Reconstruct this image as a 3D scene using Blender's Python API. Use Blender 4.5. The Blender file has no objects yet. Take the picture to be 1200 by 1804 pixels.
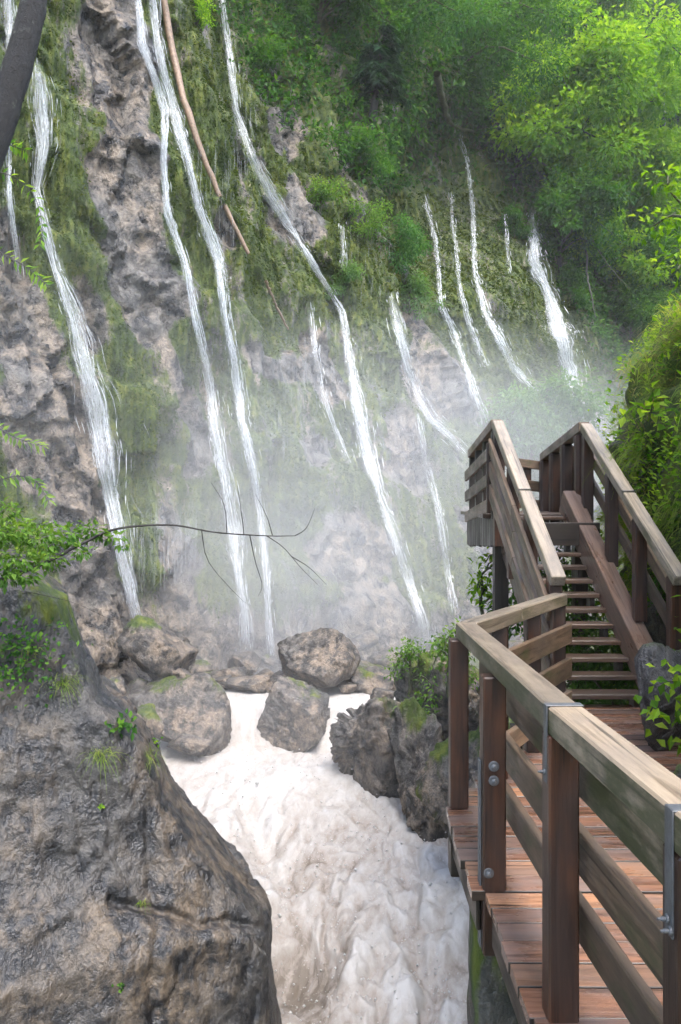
import bpy, bmesh, math, random
import numpy as np
from mathutils import Vector, Matrix
from mathutils.bvhtree import BVHTree

random.seed(7)
RNG = np.random.default_rng(7)
scene = bpy.context.scene
COL = scene.collection
R = math.radians

# ------------------------------------------------------------------ camera
F, CX, HY, EYE = 1500.0, 600.0, 883.0, 1.9          # focal length in photo pixels, horizon row, eye height over the deck
cam_data = bpy.data.cameras.new('camera')
cam = bpy.data.objects.new('camera', cam_data)
COL.objects.link(cam)
cam.location = (0, 0, EYE)
cam.rotation_euler = (R(90), 0, 0)
cam_data.sensor_fit = 'VERTICAL'
cam_data.sensor_height = 36.0
cam_data.lens = F / 1804 * 36.0
cam_data.shift_y = -(902 - HY) / 1804
cam_data.clip_start = 0.05
cam_data.clip_end = 3000
scene.camera = cam

# ------------------------------------------------------------------ sky, sun, exposure
SUN_EL, SUN_AZ = 62.0, 155.0                           # bright overcast: high soft sun on the right
w = bpy.data.worlds.new('World')
scene.world = w
w.use_nodes = True
nt = w.node_tree
bg = nt.nodes['Background']
sky = nt.nodes.new('ShaderNodeTexSky')
sky.sky_type = 'NISHITA'
sky.sun_disc = False
sky.sun_elevation = R(SUN_EL)
sky.sun_rotation = R(SUN_AZ)
sky.air_density = 1.0
sky.dust_density = 2.4
sky.ozone_density = 0.6
nt.links.new(sky.outputs[0], bg.inputs['Color'])
bg.inputs['Strength'].default_value = 0.15
sd = bpy.data.lights.new('sun', 'SUN')
sd.energy = 1.1
sd.angle = R(40)
sd.color = (1.0, 0.98, 0.95)
sun = bpy.data.objects.new('sun', sd)
COL.objects.link(sun)
sdir = Vector((math.sin(R(SUN_AZ)) * math.cos(R(SUN_EL)), math.cos(R(SUN_AZ)) * math.cos(R(SUN_EL)), math.sin(R(SUN_EL))))
sun.rotation_euler = sdir.to_track_quat('Z', 'Y').to_euler()
scene.view_settings.view_transform = 'Standard'
scene.view_settings.look = 'None'
scene.view_settings.gamma = 1.0
scene.view_settings.exposure = 2.2
scene.render.engine = 'CYCLES'
cy = scene.cycles
cy.use_denoising = True
cy.max_bounces = 6
cy.diffuse_bounces = 3
cy.glossy_bounces = 2
cy.transmission_bounces = 4
cy.transparent_max_bounces = 24
cy.volume_bounces = 3
cy.use_adaptive_sampling = True
cy.adaptive_threshold = .04
cy.caustics_reflective = False
cy.caustics_refractive = False
cy.sample_clamp_indirect = 6.0


# ------------------------------------------------------------------ numeric helpers
def at(px, py, Y):
    """world point seen at a photo pixel, at depth Y"""
    return Vector(((px - CX) / F * Y, Y, EYE - (py - HY) / F * Y))


def topx(P):
    P = np.asarray(P)
    return CX + F * P[:, 0] / np.maximum(P[:, 1], .1), HY - F * (P[:, 2] - EYE) / np.maximum(P[:, 1], .1)


_perm = np.random.default_rng(3).permutation(256)
_perm = np.concatenate([_perm, _perm, _perm]).astype(np.int64)
_grad = np.random.default_rng(4).normal(size=(256, 3))
_grad /= np.linalg.norm(_grad, axis=1)[:, None]


def noise(P):
    """gradient noise, about -1..1"""
    P = np.asarray(P, dtype=float)
    i = np.floor(P).astype(np.int64)
    f = P - i
    u = f * f * f * (f * (f * 6 - 15) + 10)
    i &= 255
    out = np.zeros(len(P))
    for dx in (0, 1):
        wx = u[:, 0] if dx else 1 - u[:, 0]
        for dy in (0, 1):
            wy = u[:, 1] if dy else 1 - u[:, 1]
            for dz in (0, 1):
                wz = u[:, 2] if dz else 1 - u[:, 2]
                h = _perm[_perm[_perm[(i[:, 0] + dx) & 255] + ((i[:, 1] + dy) & 255)] + ((i[:, 2] + dz) & 255)]
                g = _grad[h]
                out += wx * wy * wz * (g[:, 0] * (f[:, 0] - dx) + g[:, 1] * (f[:, 1] - dy) + g[:, 2] * (f[:, 2] - dz))
    return out * 1.6


def fbm(P, octaves=4, gain=.5, lac=2.03, kind='plain'):
    P = np.asarray(P, dtype=float)
    a, s, tot = 1.0, np.zeros(len(P)), 0.0
    for k in range(octaves):
        n = noise(P + 17.3 * k)
        if kind == 'ridge':
            n = 1 - 2 * np.abs(n)
        elif kind == 'billow':
            n = 2 * np.abs(n) - .6
        s += a * n
        tot += a
        a *= gain
        P = P * lac
    return s / tot


def cells(P, seed=0, jitter=1.0):
    """nearest and second nearest random cell distance, id of the nearest"""
    P = np.asarray(P, dtype=float)
    b = np.floor(P).astype(np.int64)
    d1 = np.full(len(P), 9.0); d2 = d1.copy(); cid = np.zeros(len(P)); fac = np.zeros(len(P))
    for dx in (-1, 0, 1):
        for dy in (-1, 0, 1):
            for dz in (-1, 0, 1):
                c = b + (dx, dy, dz)
                h = _perm[_perm[_perm[(c[:, 0] + seed) & 255] + (c[:, 1] & 255)] + (c[:, 2] & 255)]
                off = .5 + .5 * jitter * _grad[h]
                v = P - c - off
                d = np.linalg.norm(v, axis=1)
                fv = (v * _grad[(h * 7 + 13) & 255]).sum(1)
                near = d < d1
                d2 = np.where(near, d1, np.minimum(d2, d))
                cid = np.where(near, h / 255.0, cid)
                fac = np.where(near, fv, fac)
                d1 = np.where(near, d, d1)
    return d1, d2, cid, fac


def sstep(a, b, x):
    t = np.clip((x - a) / (b - a), 0, 1)
    return t * t * (3 - 2 * t)


# ------------------------------------------------------------------ object helpers
def tag(o, label=None, cat=None, group=None, kind=None):
    if label: o['label'] = label
    if cat: o['category'] = cat
    if group: o['group'] = group
    if kind: o['kind'] = kind
    return o


def mesh_np(name, V, Fc, attrs=None, smooth=True):
    """fast mesh from arrays; Fc is (n,3) or (n,4)"""
    V = np.ascontiguousarray(V, dtype=np.float32)
    Fc = np.ascontiguousarray(Fc, dtype=np.int32)
    n, k = Fc.shape
    me = bpy.data.meshes.new(name)
    me.vertices.add(len(V)); me.vertices.foreach_set('co', V.ravel())
    me.loops.add(n * k); me.loops.foreach_set('vertex_index', Fc.ravel())
    me.polygons.add(n)
    me.polygons.foreach_set('loop_start', np.arange(0, n * k, k, dtype=np.int32))
    me.polygons.foreach_set('loop_total', np.full(n, k, dtype=np.int32))
    me.polygons.foreach_set('use_smooth', np.full(n, smooth, dtype=bool))
    for an, val in (attrs or {}).items():
        a = me.attributes.new(an, 'FLOAT', 'POINT')
        a.data.foreach_set('value', np.ascontiguousarray(val, dtype=np.float32))
    me.update(calc_edges=True)
    return me


def link(name, me, mat=None, parent=None):
    o = bpy.data.objects.new(name, me)
    COL.objects.link(o)
    if mat is not None and me is not None and not me.materials:
        me.materials.append(mat)
    if parent is not None:
        o.parent = parent
    return o


def empty(name, loc=(0, 0, 0)):
    o = bpy.data.objects.new(name, None)
    o.empty_display_size = .2
    o.location = loc
    COL.objects.link(o)
    return o


def grid_faces(nu, nv):
    """quads for a grid stored row by row, nu points per row, nv rows"""
    i = np.arange(nu - 1)[None, :] + np.arange(nv - 1)[:, None] * nu
    i = i.ravel()
    return np.stack([i, i + 1, i + 1 + nu, i + nu], 1)


_boxes = {}


def box_mesh(L, W, H, mat, bev=.006, key=None, side=None):
    """bevelled box, length along +x from 0, centred in y and z"""
    k = (round(L, 3), round(W, 3), round(H, 3), mat.name, key, side.name if side else '')
    if k in _boxes: return _boxes[k]
    bm = bmesh.new()
    bmesh.ops.create_cube(bm, size=1)
    for v in bm.verts:
        v.co = Vector(((v.co.x + .5) * L, v.co.y * W, v.co.z * H))
    bmesh.ops.bevel(bm, geom=list(bm.edges), offset=min(bev, W * .3, H * .3), segments=1, affect='EDGES')
    me = bpy.data.meshes.new('beam')
    bm.to_mesh(me); bm.free()
    me.materials.append(mat)
    if side:                                                    # sawn long edges, wet and dirty, painted dark so the plank gaps read dark
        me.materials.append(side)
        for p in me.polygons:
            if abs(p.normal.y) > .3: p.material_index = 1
    _boxes[k] = me
    return me


def beam(name, p0, p1, W, H, mat, parent=None, up=(0, 0, 1), bev=.006, side=None):
    """a timber from p0 to p1: W across, H in the 'up' direction"""
    p0, p1 = Vector(p0), Vector(p1)
    x = (p1 - p0)
    L = x.length
    x.normalize()
    y = Vector(up).cross(x).normalized()
    z = x.cross(y)
    o = link(name, box_mesh(L, W, H, mat, bev, None, side))
    base = Vector(parent.location) if parent is not None else Vector()
    m = Matrix((x, y, z)).transposed().to_4x4()
    m.translation = p0 - base
    if parent is not None: o.parent = parent
    o.matrix_basis = m
    return o


def tube_arrays(pts, rad, n=7, off=0):
    pts = [Vector(p) for p in pts]
    V, Fc = [], []
    ref = Vector((.31, .17, .93)).normalized()
    for i, p in enumerate(pts):
        t = (pts[min(i + 1, len(pts) - 1)] - pts[max(i - 1, 0)]).normalized()
        a = t.cross(ref)
        if a.length < .05: a = t.cross(Vector((1, 0, 0)))
        a.normalize(); b = t.cross(a)
        for k in range(n):
            an = 2 * math.pi * k / n
            V.append(p + (a * math.cos(an) + b * math.sin(an)) * rad[i])
    for i in range(len(pts) - 1):
        for k in range(n):
            a0 = off + i * n + k; b0 = off + i * n + (k + 1) % n
            Fc.append((a0, b0, b0 + n, a0 + n))
    return V, Fc


def tubes(name, lines, mat, parent=None, n=7):
    V, Fc = [], []
    for pts, rad in lines:
        v, f = tube_arrays(pts, rad, n, len(V))
        V += v; Fc += f
    me = mesh_np(name, np.array([tuple(v) for v in V]), np.array(Fc))
    return link(name, me, mat, parent)


def spline(pts, n):
    """Catmull-Rom through the control points"""
    P = np.array([tuple(p) for p in pts], dtype=float)
    Q = np.vstack([2 * P[0] - P[1], P, 2 * P[-1] - P[-2]])
    t = np.linspace(0, len(P) - 1 - 1e-6, n)
    i = np.floor(t).astype(int); f = (t - i)[:, None]
    a, b, c, d = Q[i], Q[i + 1], Q[i + 2], Q[i + 3]
    return .5 * (2 * b + (c - a) * f + (2 * a - 5 * b + 4 * c - d) * f ** 2 + (3 * b - a - 3 * c + d) * f ** 3)


def leaf_arrays(P, A, N, L, W):
    """one folded leaf (two triangles) for each base point P, axis A, normal N"""
    n = len(P)
    A = A / (np.linalg.norm(A, axis=1)[:, None] + 1e-9)
    S = np.cross(N, A); S /= (np.linalg.norm(S, axis=1)[:, None] + 1e-9)
    N2 = np.cross(A, S)
    L = np.broadcast_to(L, (n,))[:, None]; W = np.broadcast_to(W, (n,))[:, None]
    V = np.empty((n, 4, 3))
    V[:, 0] = P
    V[:, 1] = P + A * L * .45 + S * W * .5 + N2 * W * .16
    V[:, 2] = P + A * L - N2 * L * .12
    V[:, 3] = P + A * L * .45 - S * W * .5 + N2 * W * .16
    i = np.arange(n)[:, None] * 4
    Fc = np.concatenate([i + (0, 1, 2), i + (0, 2, 3)], 0)
    return V.reshape(-1, 3), Fc


def leaf_mesh(name, P, A, N, L, W, tint=None, rng=RNG):
    V, Fc = leaf_arrays(P, A, N, L, W)
    if tint is None: tint = rng.random(len(P))
    return mesh_np(name, V, Fc, {'tint': np.repeat(tint, 4)}, smooth=False)


def rdir(n, rng=RNG):
    v = rng.normal(size=(n, 3))
    return v / np.linalg.norm(v, axis=1)[:, None]


# ------------------------------------------------------------------ materials
def new_mat(name):
    m = bpy.data.materials.new(name)
    m.use_nodes = True
    return m, m.node_tree.nodes, m.node_tree.links, m.node_tree.nodes['Principled BSDF']


def nd(nodes, t, **kw):
    n = nodes.new(t)
    for k, v in kw.items():
        if k in n.inputs: n.inputs[k].default_value = v
        else: setattr(n, k, v)
    return n


def ramp(nodes, stops, interp='LINEAR'):
    r = nodes.new('ShaderNodeValToRGB')
    r.color_ramp.interpolation = interp
    e = r.color_ramp.elements
    while len(e) < len(stops): e.new(.5)
    for q, (p, c) in zip(e, stops):
        q.position = p
        q.color = (c, c, c, 1) if isinstance(c, (int, float)) else (*c, 1)
    return r


def mapped(nodes, links, scale=(1, 1, 1), space='Object', rot=(0, 0, 0)):
    tc = nodes.new('ShaderNodeTexCoord')
    mp = nodes.new('ShaderNodeMapping')
    mp.inputs['Scale'].default_value = scale
    mp.inputs['Rotation'].default_value = rot
    links.new(tc.outputs[space], mp.inputs[0])
    return mp


def mixc(nodes, links, fac, a, b):
    m = nodes.new('ShaderNodeMix'); m.data_type = 'RGBA'
    for s, v in ((0, fac), (6, a), (7, b)):
        if hasattr(v, 'is_linked') or hasattr(v, 'links'): links.new(v, m.inputs[s])
        elif s == 0: m.inputs[0].default_value = v
        else: m.inputs[s].default_value = (*v, 1)
    return m.outputs[2]


def rock_material(name, tan, grey, dark, moss_amt=None, rough=(.3, .62), scale=1.0, bump=.5, patch=(.42, .6)):
    """wet limestone: tan and grey patches, dark seeps, moss where the 'moss' attribute says so"""
    m, N, Lk, B = new_mat(name)
    mp = mapped(N, Lk, (scale, scale, scale * .8))
    n1 = nd(N, 'ShaderNodeTexNoise', Scale=.55, Detail=3, Roughness=.6); Lk.new(mp.outputs[0], n1.inputs['Vector'])
    n2 = nd(N, 'ShaderNodeTexNoise', Scale=2.6, Detail=5, Roughness=.7); Lk.new(mp.outputs[0], n2.inputs['Vector'])
    n3 = nd(N, 'ShaderNodeTexNoise', Scale=15, Detail=3, Roughness=.7); Lk.new(mp.outputs[0], n3.inputs['Vector'])
    vo = nd(N, 'ShaderNodeTexVoronoi', Scale=1.9, feature='DISTANCE_TO_EDGE')
    wob = nd(N, 'ShaderNodeVectorMath', operation='MULTIPLY_ADD')
    Lk.new(n2.outputs['Color'], wob.inputs[0]); wob.inputs[1].default_value = (.9, .9, .9); Lk.new(mp.outputs[0], wob.inputs[2])
    Lk.new(wob.outputs[0], vo.inputs['Vector'])
    r1 = ramp(N, [(patch[0], 0.0), (patch[1], 1.0)]); Lk.new(n1.outputs[0], r1.inputs[0])
    c = mixc(N, Lk, r1.outputs[0], grey, tan)
    r2 = ramp(N, [(.42, 1.0), (.58, 0.0)]); Lk.new(n2.outputs[0], r2.inputs[0])
    c = mixc(N, Lk, r2.outputs[0], c, dark)
    r3 = ramp(N, [(.3, .55), (.7, 1.35)]); Lk.new(n3.outputs[0], r3.inputs[0])
    mul = N.new('ShaderNodeMix'); mul.data_type = 'RGBA'; mul.blend_type = 'MULTIPLY'; mul.inputs[0].default_value = 1
    Lk.new(c, mul.inputs[6]); Lk.new(r3.outputs[0], mul.inputs[7]); c = mul.outputs[2]
    r4 = ramp(N, [(.0, .3), (.022, 1.0)]); Lk.new(vo.outputs[0], r4.inputs[0])
    mul = N.new('ShaderNodeMix'); mul.data_type = 'RGBA'; mul.blend_type = 'MULTIPLY'; mul.inputs[0].default_value = .8
    Lk.new(c, mul.inputs[6]); Lk.new(r4.outputs[0], mul.inputs[7]); c = mul.outputs[2]
    rr = N.new('ShaderNodeMapRange'); rr.inputs['To Min'].default_value = rough[0]; rr.inputs['To Max'].default_value = rough[1]
    rr.inputs['From Min'].default_value = .35; rr.inputs['From Max'].default_value = .65
    Lk.new(n2.outputs[0], rr.inputs[0])
    rough_out = rr.outputs[0]
    if moss_amt is not None:
        at_ = nd(N, 'ShaderNodeAttribute', attribute_name='moss')
        mpm = mapped(N, Lk, (5, 5, 1.4))
        nm = nd(N, 'ShaderNodeTexNoise', Scale=1.0, Detail=4, Roughness=.72); Lk.new(mpm.outputs[0], nm.inputs['Vector'])
        ad = nd(N, 'ShaderNodeMath', operation='ADD'); Lk.new(at_.outputs['Fac'], ad.inputs[0]); Lk.new(nm.outputs[0], ad.inputs[1])
        rm = ramp(N, [(.0, 0.0), (1.0, 1.0)]); 
        mrm = N.new('ShaderNodeMapRange'); mrm.inputs['From Min'].default_value = .93; mrm.inputs['From Max'].default_value = 1.08
        Lk.new(ad.outputs[0], mrm.inputs[0])
        nmc = nd(N, 'ShaderNodeTexNoise', Scale=.9, Detail=3, Roughness=.65); Lk.new(mpm.outputs[0], nmc.inputs['Vector'])
        rmc = ramp(N, [(.3, (.013, .029, .004)), (.5, (.043, .067, .006)), (.72, (.115, .128, .012))]); Lk.new(nmc.outputs[0], rmc.inputs[0])
        c = mixc(N, Lk, mrm.outputs[0], c, rmc.outputs[0])
        mr2 = N.new('ShaderNodeMix'); mr2.data_type = 'FLOAT'
        Lk.new(mrm.outputs[0], mr2.inputs[0]); Lk.new(rough_out, mr2.inputs[2]); mr2.inputs[3].default_value = .85
        rough_out = mr2.outputs[0]
    Lk.new(c, B.inputs['Base Color'])
    Lk.new(rough_out, B.inputs['Roughness'])
    h = nd(N, 'ShaderNodeMath', operation='MULTIPLY_ADD'); Lk.new(n3.outputs[0], h.inputs[0]); h.inputs[1].default_value = .5; Lk.new(n2.outputs[0], h.inputs[2])
    h2 = nd(N, 'ShaderNodeMath', operation='MULTIPLY_ADD'); Lk.new(r4.outputs[0], h2.inputs[0]); h2.inputs[1].default_value = .25; Lk.new(h.outputs[0], h2.inputs[2])
    bp = nd(N, 'ShaderNodeBump', Strength=bump, Distance=.14); Lk.new(h2.outputs[0], bp.inputs['Height'])
    Lk.new(bp.outputs[0], B.inputs['Normal'])
    return m


def leaf_material(name, dark, mid, light, trans=.45, rough=.55):
    m, N, Lk, B = new_mat(name)
    a = nd(N, 'ShaderNodeAttribute', attribute_name='tint')
    r = ramp(N, [(.0, dark), (.5, mid), (1.0, light)]); Lk.new(a.outputs['Fac'], r.inputs[0])
    Lk.new(r.outputs[0], B.inputs['Base Color'])
    B.inputs['Roughness'].default_value = rough
    B.inputs['Specular IOR Level'].default_value = .18
    t = N.new('ShaderNodeBsdfTranslucent')
    br = nd(N, 'ShaderNodeMix', data_type='RGBA', blend_type='MULTIPLY'); br.inputs[0].default_value = 1
    Lk.new(r.outputs[0], br.inputs[6]); br.inputs[7].default_value = (1.35, 1.25, .5, 1)
    Lk.new(br.outputs[2], t.inputs['Color'])
    mx = nd(N, 'ShaderNodeMixShader'); mx.inputs[0].default_value = trans
    Lk.new(B.outputs[0], mx.inputs[1]); Lk.new(t.outputs[0], mx.inputs[2])
    Lk.new(mx.outputs[0], N['Material Output'].inputs['Surface'])
    return m


def wood_material(name, a, b, c, grain=1.0, rough=(.28, .6), moss=0.0, moss_col=(.035, .05, .012)):
    """sawn larch: grain along local x, weathered grey blotches, wet sheen; optional algae"""
    m, N, Lk, B = new_mat(name)
    oi = N.new('ShaderNodeObjectInfo')
    tc = N.new('ShaderNodeTexCoord')
    ofs = nd(N, 'ShaderNodeVectorMath', operation='SCALE'); ofs.inputs['Scale'].default_value = 40
    cmb = N.new('ShaderNodeCombineXYZ')
    for k in range(3): Lk.new(oi.outputs['Random'], cmb.inputs[k])
    Lk.new(cmb.outputs[0], ofs.inputs[0])
    add = nd(N, 'ShaderNodeVectorMath', operation='ADD'); Lk.new(tc.outputs['Object'], add.inputs[0]); Lk.new(ofs.outputs[0], add.inputs[1])
    mp = N.new('ShaderNodeMapping'); mp.inputs['Scale'].default_value = (1.6 * grain, 26 * grain, 26 * grain); Lk.new(add.outputs[0], mp.inputs[0])
    g = nd(N, 'ShaderNodeTexNoise', Scale=1.0, Detail=6, Roughness=.65, Distortion=.8); Lk.new(mp.outputs[0], g.inputs['Vector'])
    mp2 = N.new('ShaderNodeMapping'); mp2.inputs['Scale'].default_value = (1.5, 4, 4); Lk.new(add.outputs[0], mp2.inputs[0])
    bl = nd(N, 'ShaderNodeTexNoise', Scale=1.3, Detail=5, Roughness=.6); Lk.new(mp2.outputs[0], bl.inputs['Vector'])
    r1 = ramp(N, [(.32, a), (.6, b)]); Lk.new(g.outputs[0], r1.inputs[0])
    r2 = ramp(N, [(.42, 0.0), (.64, 1.0)]); Lk.new(bl.outputs[0], r2.inputs[0])
    col = mixc(N, Lk, r2.outputs[0], r1.outputs[0], c)
    vr = N.new('ShaderNodeMapRange'); vr.inputs['To Min'].default_value = .65; vr.inputs['To Max'].default_value = 1.3; Lk.new(oi.outputs['Random'], vr.inputs[0])
    ml = nd(N, 'ShaderNodeVectorMath', operation='SCALE'); Lk.new(col, ml.inputs[0]); Lk.new(vr.outputs[0], ml.inputs['Scale'])
    col = ml.outputs[0]
    g2 = ramp(N, [(.3, .45), (.5, 1.0)]); Lk.new(g.outputs[0], g2.inputs[0])
    mul = nd(N, 'ShaderNodeMix', data_type='RGBA', blend_type='MULTIPLY'); mul.inputs[0].default_value = .8
    Lk.new(col, mul.inputs[6]); Lk.new(g2.outputs[0], mul.inputs[7]); col = mul.outputs[2]
    mpc = N.new('ShaderNodeMapping'); mpc.inputs['Scale'].default_value = (.9, 34, 34); Lk.new(add.outputs[0], mpc.inputs[0])
    ck = nd(N, 'ShaderNodeTexNoise', Scale=1.0, Detail=2, Roughness=.5, Distortion=.4); Lk.new(mpc.outputs[0], ck.inputs['Vector'])
    rck = ramp(N, [(.655, 1.0), (.69, .25)]); Lk.new(ck.outputs[0], rck.inputs[0])
    mul = nd(N, 'ShaderNodeMix', data_type='RGBA', blend_type='MULTIPLY'); mul.inputs[0].default_value = .85
    Lk.new(col, mul.inputs[6]); Lk.new(rck.outputs[0], mul.inputs[7]); col = mul.outputs[2]
    if moss > 0:
        mp3 = N.new('ShaderNodeMapping'); mp3.inputs['Scale'].default_value = (3, 7, 7); Lk.new(add.outputs[0], mp3.inputs[0])
        mn = nd(N, 'ShaderNodeTexNoise', Scale=1.0, Detail=7, Roughness=.7); Lk.new(mp3.outputs[0], mn.inputs['Vector'])
        rm = ramp(N, [(.62 - .3 * moss, 0.0), (.8 - .3 * moss, .85)]); Lk.new(mn.outputs[0], rm.inputs[0])
        ge = N.new('ShaderNodeNewGeometry'); sx_ = N.new('ShaderNodeSeparateXYZ'); Lk.new(ge.outputs['Normal'], sx_.inputs[0])
        sd2 = N.new('ShaderNodeMapRange'); sd2.inputs['From Min'].default_value = .35; sd2.inputs['From Max'].default_value = .75
        sd2.inputs['To Min'].default_value = 1.0; sd2.inputs['To Max'].default_value = .08; Lk.new(sx_.outputs['Z'], sd2.inputs[0])
        mm_ = nd(N, 'ShaderNodeMath', operation='MULTIPLY'); Lk.new(rm.outputs[0], mm_.inputs[0]); Lk.new(sd2.outputs[0], mm_.inputs[1])
        col = mixc(N, Lk, mm_.outputs[0], col, moss_col)
    Lk.new(col, B.inputs['Base Color'])
    rr = N.new('ShaderNodeMapRange'); rr.inputs['From Min'].default_value = .3; rr.inputs['From Max'].default_value = .7
    rr.inputs['To Min'].default_value = rough[0]; rr.inputs['To Max'].default_value = rough[1]; Lk.new(bl.outputs[0], rr.inputs[0])
    Lk.new(rr.outputs[0], B.inputs['Roughness'])
    bp = nd(N, 'ShaderNodeBump', Strength=.45, Distance=.006); Lk.new(g.outputs[0], bp.inputs['Height']); Lk.new(bp.outputs[0], B.inputs['Normal'])
    return m


def plain_material(name, col, rough=.5, metal=0.0, nscale=8, var=.35, bump=.2):
    m, N, Lk, B = new_mat(name)
    mp = mapped(N, Lk)
    n = nd(N, 'ShaderNodeTexNoise', Scale=nscale, Detail=6, Roughness=.65); Lk.new(mp.outputs[0], n.inputs['Vector'])
    lo = tuple(x * (1 - var) for x in col); hi = tuple(min(1, x * (1 + var)) for x in col)
    r = ramp(N, [(.3, lo), (.7, hi)]); Lk.new(n.outputs[0], r.inputs[0])
    Lk.new(r.outputs[0], B.inputs['Base Color'])
    B.inputs['Roughness'].default_value = rough
    B.inputs['Metallic'].default_value = metal
    bp = nd(N, 'ShaderNodeBump', Strength=bump, Distance=.02); Lk.new(n.outputs[0], bp.inputs['Height']); Lk.new(bp.outputs[0], B.inputs['Normal'])
    return m


def fall_material(name, col=(.66, .68, .69), base=.75):
    """falling white water: lit streaks, part see-through, strength per streak in 'alpha'"""
    m, N, Lk, B = new_mat(name)
    B.inputs['Base Color'].default_value = (*col, 1)
    B.inputs['Roughness'].default_value = .5
    t = N.new('ShaderNodeBsdfTranslucent'); t.inputs[0].default_value = (*col, 1)
    m1 = nd(N, 'ShaderNodeMixShader'); m1.inputs[0].default_value = .4; Lk.new(B.outputs[0], m1.inputs[1]); Lk.new(t.outputs[0], m1.inputs[2])
    tr = N.new('ShaderNodeBsdfTransparent')
    a = nd(N, 'ShaderNodeAttribute', attribute_name='alpha')
    mp = mapped(N, Lk, (30, 30, 6))
    n = nd(N, 'ShaderNodeTexNoise', Scale=1.0, Detail=2, Roughness=.7); Lk.new(mp.outputs[0], n.inputs['Vector'])
    r = ramp(N, [(.3, .45), (.55, 1.0)]); Lk.new(n.outputs[0], r.inputs[0])
    mu = nd(N, 'ShaderNodeMath', operation='MULTIPLY'); Lk.new(a.outputs['Fac'], mu.inputs[0]); Lk.new(r.outputs[0], mu.inputs[1])
    m2 = nd(N, 'ShaderNodeMixShader'); Lk.new(mu.outputs[0], m2.inputs[0]); Lk.new(tr.outputs[0], m2.inputs[1]); Lk.new(m1.outputs[0], m2.inputs[2])
    Lk.new(m2.outputs[0], N['Material Output'].inputs['Surface'])
    return m


def water_material(name):
    """silty torrent: cream foam with tan water showing where 'foam' is low"""
    m, N, Lk, B = new_mat(name)
    a = nd(N, 'ShaderNodeAttribute', attribute_name='foam')
    mp = mapped(N, Lk, (6, 3.2, 4))
    n = nd(N, 'ShaderNodeTexNoise', Scale=1.6, Detail=8, Roughness=.72, Distortion=.9); Lk.new(mp.outputs[0], n.inputs['Vector'])
    ad = nd(N, 'ShaderNodeMath', operation='MULTIPLY_ADD'); Lk.new(n.outputs[0], ad.inputs[0]); ad.inputs[1].default_value = .7; Lk.new(a.outputs['Fac'], ad.inputs[2])
    r = ramp(N, [(.24, (.19, .16, .13)), (.40, (.34, .30, .265)), (.60, (.42, .39, .36)), (.90, (.53, .52, .505))]); Lk.new(ad.outputs[0], r.inputs[0])
    Lk.new(r.outputs[0], B.inputs['Base Color'])
    B.inputs['Roughness'].default_value = .55
    B.inputs['Specular IOR Level'].default_value = .3
    mp2 = mapped(N, Lk, (16, 3.5, 10))
    n2 = nd(N, 'ShaderNodeTexNoise', Scale=1.5, Detail=6, Roughness=.7, Distortion=.5); Lk.new(mp2.outputs[0], n2.inputs['Vector'])
    bp = nd(N, 'ShaderNodeBump', Strength=.35, Distance=.04); Lk.new(n2.outputs[0], bp.inputs['Height']); Lk.new(bp.outputs[0], B.inputs['Normal'])
    t = N.new('ShaderNodeBsdfTranslucent'); Lk.new(r.outputs[0], t.inputs[0])
    m1 = nd(N, 'ShaderNodeMixShader'); m1.inputs[0].default_value = .2; Lk.new(B.outputs[0], m1.inputs[1]); Lk.new(t.outputs[0], m1.inputs[2])
    Lk.new(m1.outputs[0], N['Material Output'].inputs['Surface'])
    return m


M = {}
M['cliff'] = rock_material('cliff_rock', (.20, .16, .118), (.115, .108, .096), (.02, .019, .018), moss_amt=1, scale=1.0, bump=.9, rough=(.2, .5), patch=(.40, .54))
M['boulder'] = rock_material('boulder_rock', (.20, .155, .112), (.11, .10, .088), (.03, .027, .024), moss_amt=1, scale=1.6, bump=.6)
M['outcrop'] = rock_material('outcrop_rock', (.11, .085, .06), (.056, .052, .047), (.017, .017, .018), moss_amt=1, scale=1.6, bump=.45, rough=(.28, .55))
M['darkrock'] = rock_material('dark_rock', (.09, .085, .08), (.06, .06, .062), (.025, .025, .025), moss_amt=1, scale=3.0, bump=.7)
M['bankrock'] = rock_material('bank_rock', (.12, .10, .07), (.08, .07, .055), (.03, .03, .025), moss_amt=1, scale=3.0, bump=.7)
M['soil'] = plain_material('soil', (.06, .05, .035), .9, nscale=3)
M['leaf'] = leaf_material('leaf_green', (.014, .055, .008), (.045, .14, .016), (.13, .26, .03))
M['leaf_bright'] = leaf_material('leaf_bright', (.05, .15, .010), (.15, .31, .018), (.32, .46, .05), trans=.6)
M['leaf_under'] = leaf_material('leaf_undergrowth', (.010, .040, .006), (.036, .115, .013), (.12, .24, .028))
M['leaf_shrub'] = leaf_material('leaf_shrub', (.03, .10, .012), (.10, .21, .03), (.24, .36, .07), trans=.5)
M['leaf_cool'] = leaf_material('leaf_cool', (.018, .065, .018), (.05, .15, .03), (.12, .25, .05))
M['leaf_pale'] = leaf_material('leaf_pale', (.05, .12, .04), (.10, .20, .06), (.17, .28, .09))
M['needle'] = leaf_material('needle', (.008, .03, .012), (.016, .055, .018), (.035, .085, .025), trans=.25)
M['grass'] = leaf_material('grass_blade', (.07, .15, .015), (.19, .30, .035), (.36, .40, .10), trans=.5)
M['straw'] = leaf_material('dry_grass', (.16, .12, .05), (.24, .19, .08), (.34, .28, .13), trans=.4)
M['moss'] = leaf_material('moss_tuft', (.014, .033, .004), (.048, .077, .006), (.135, .15, .014), trans=.35, rough=.8)
M['bark'] = plain_material('bark', (.022, .019, .016), .8, nscale=14, var=.5, bump=.8)
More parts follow.
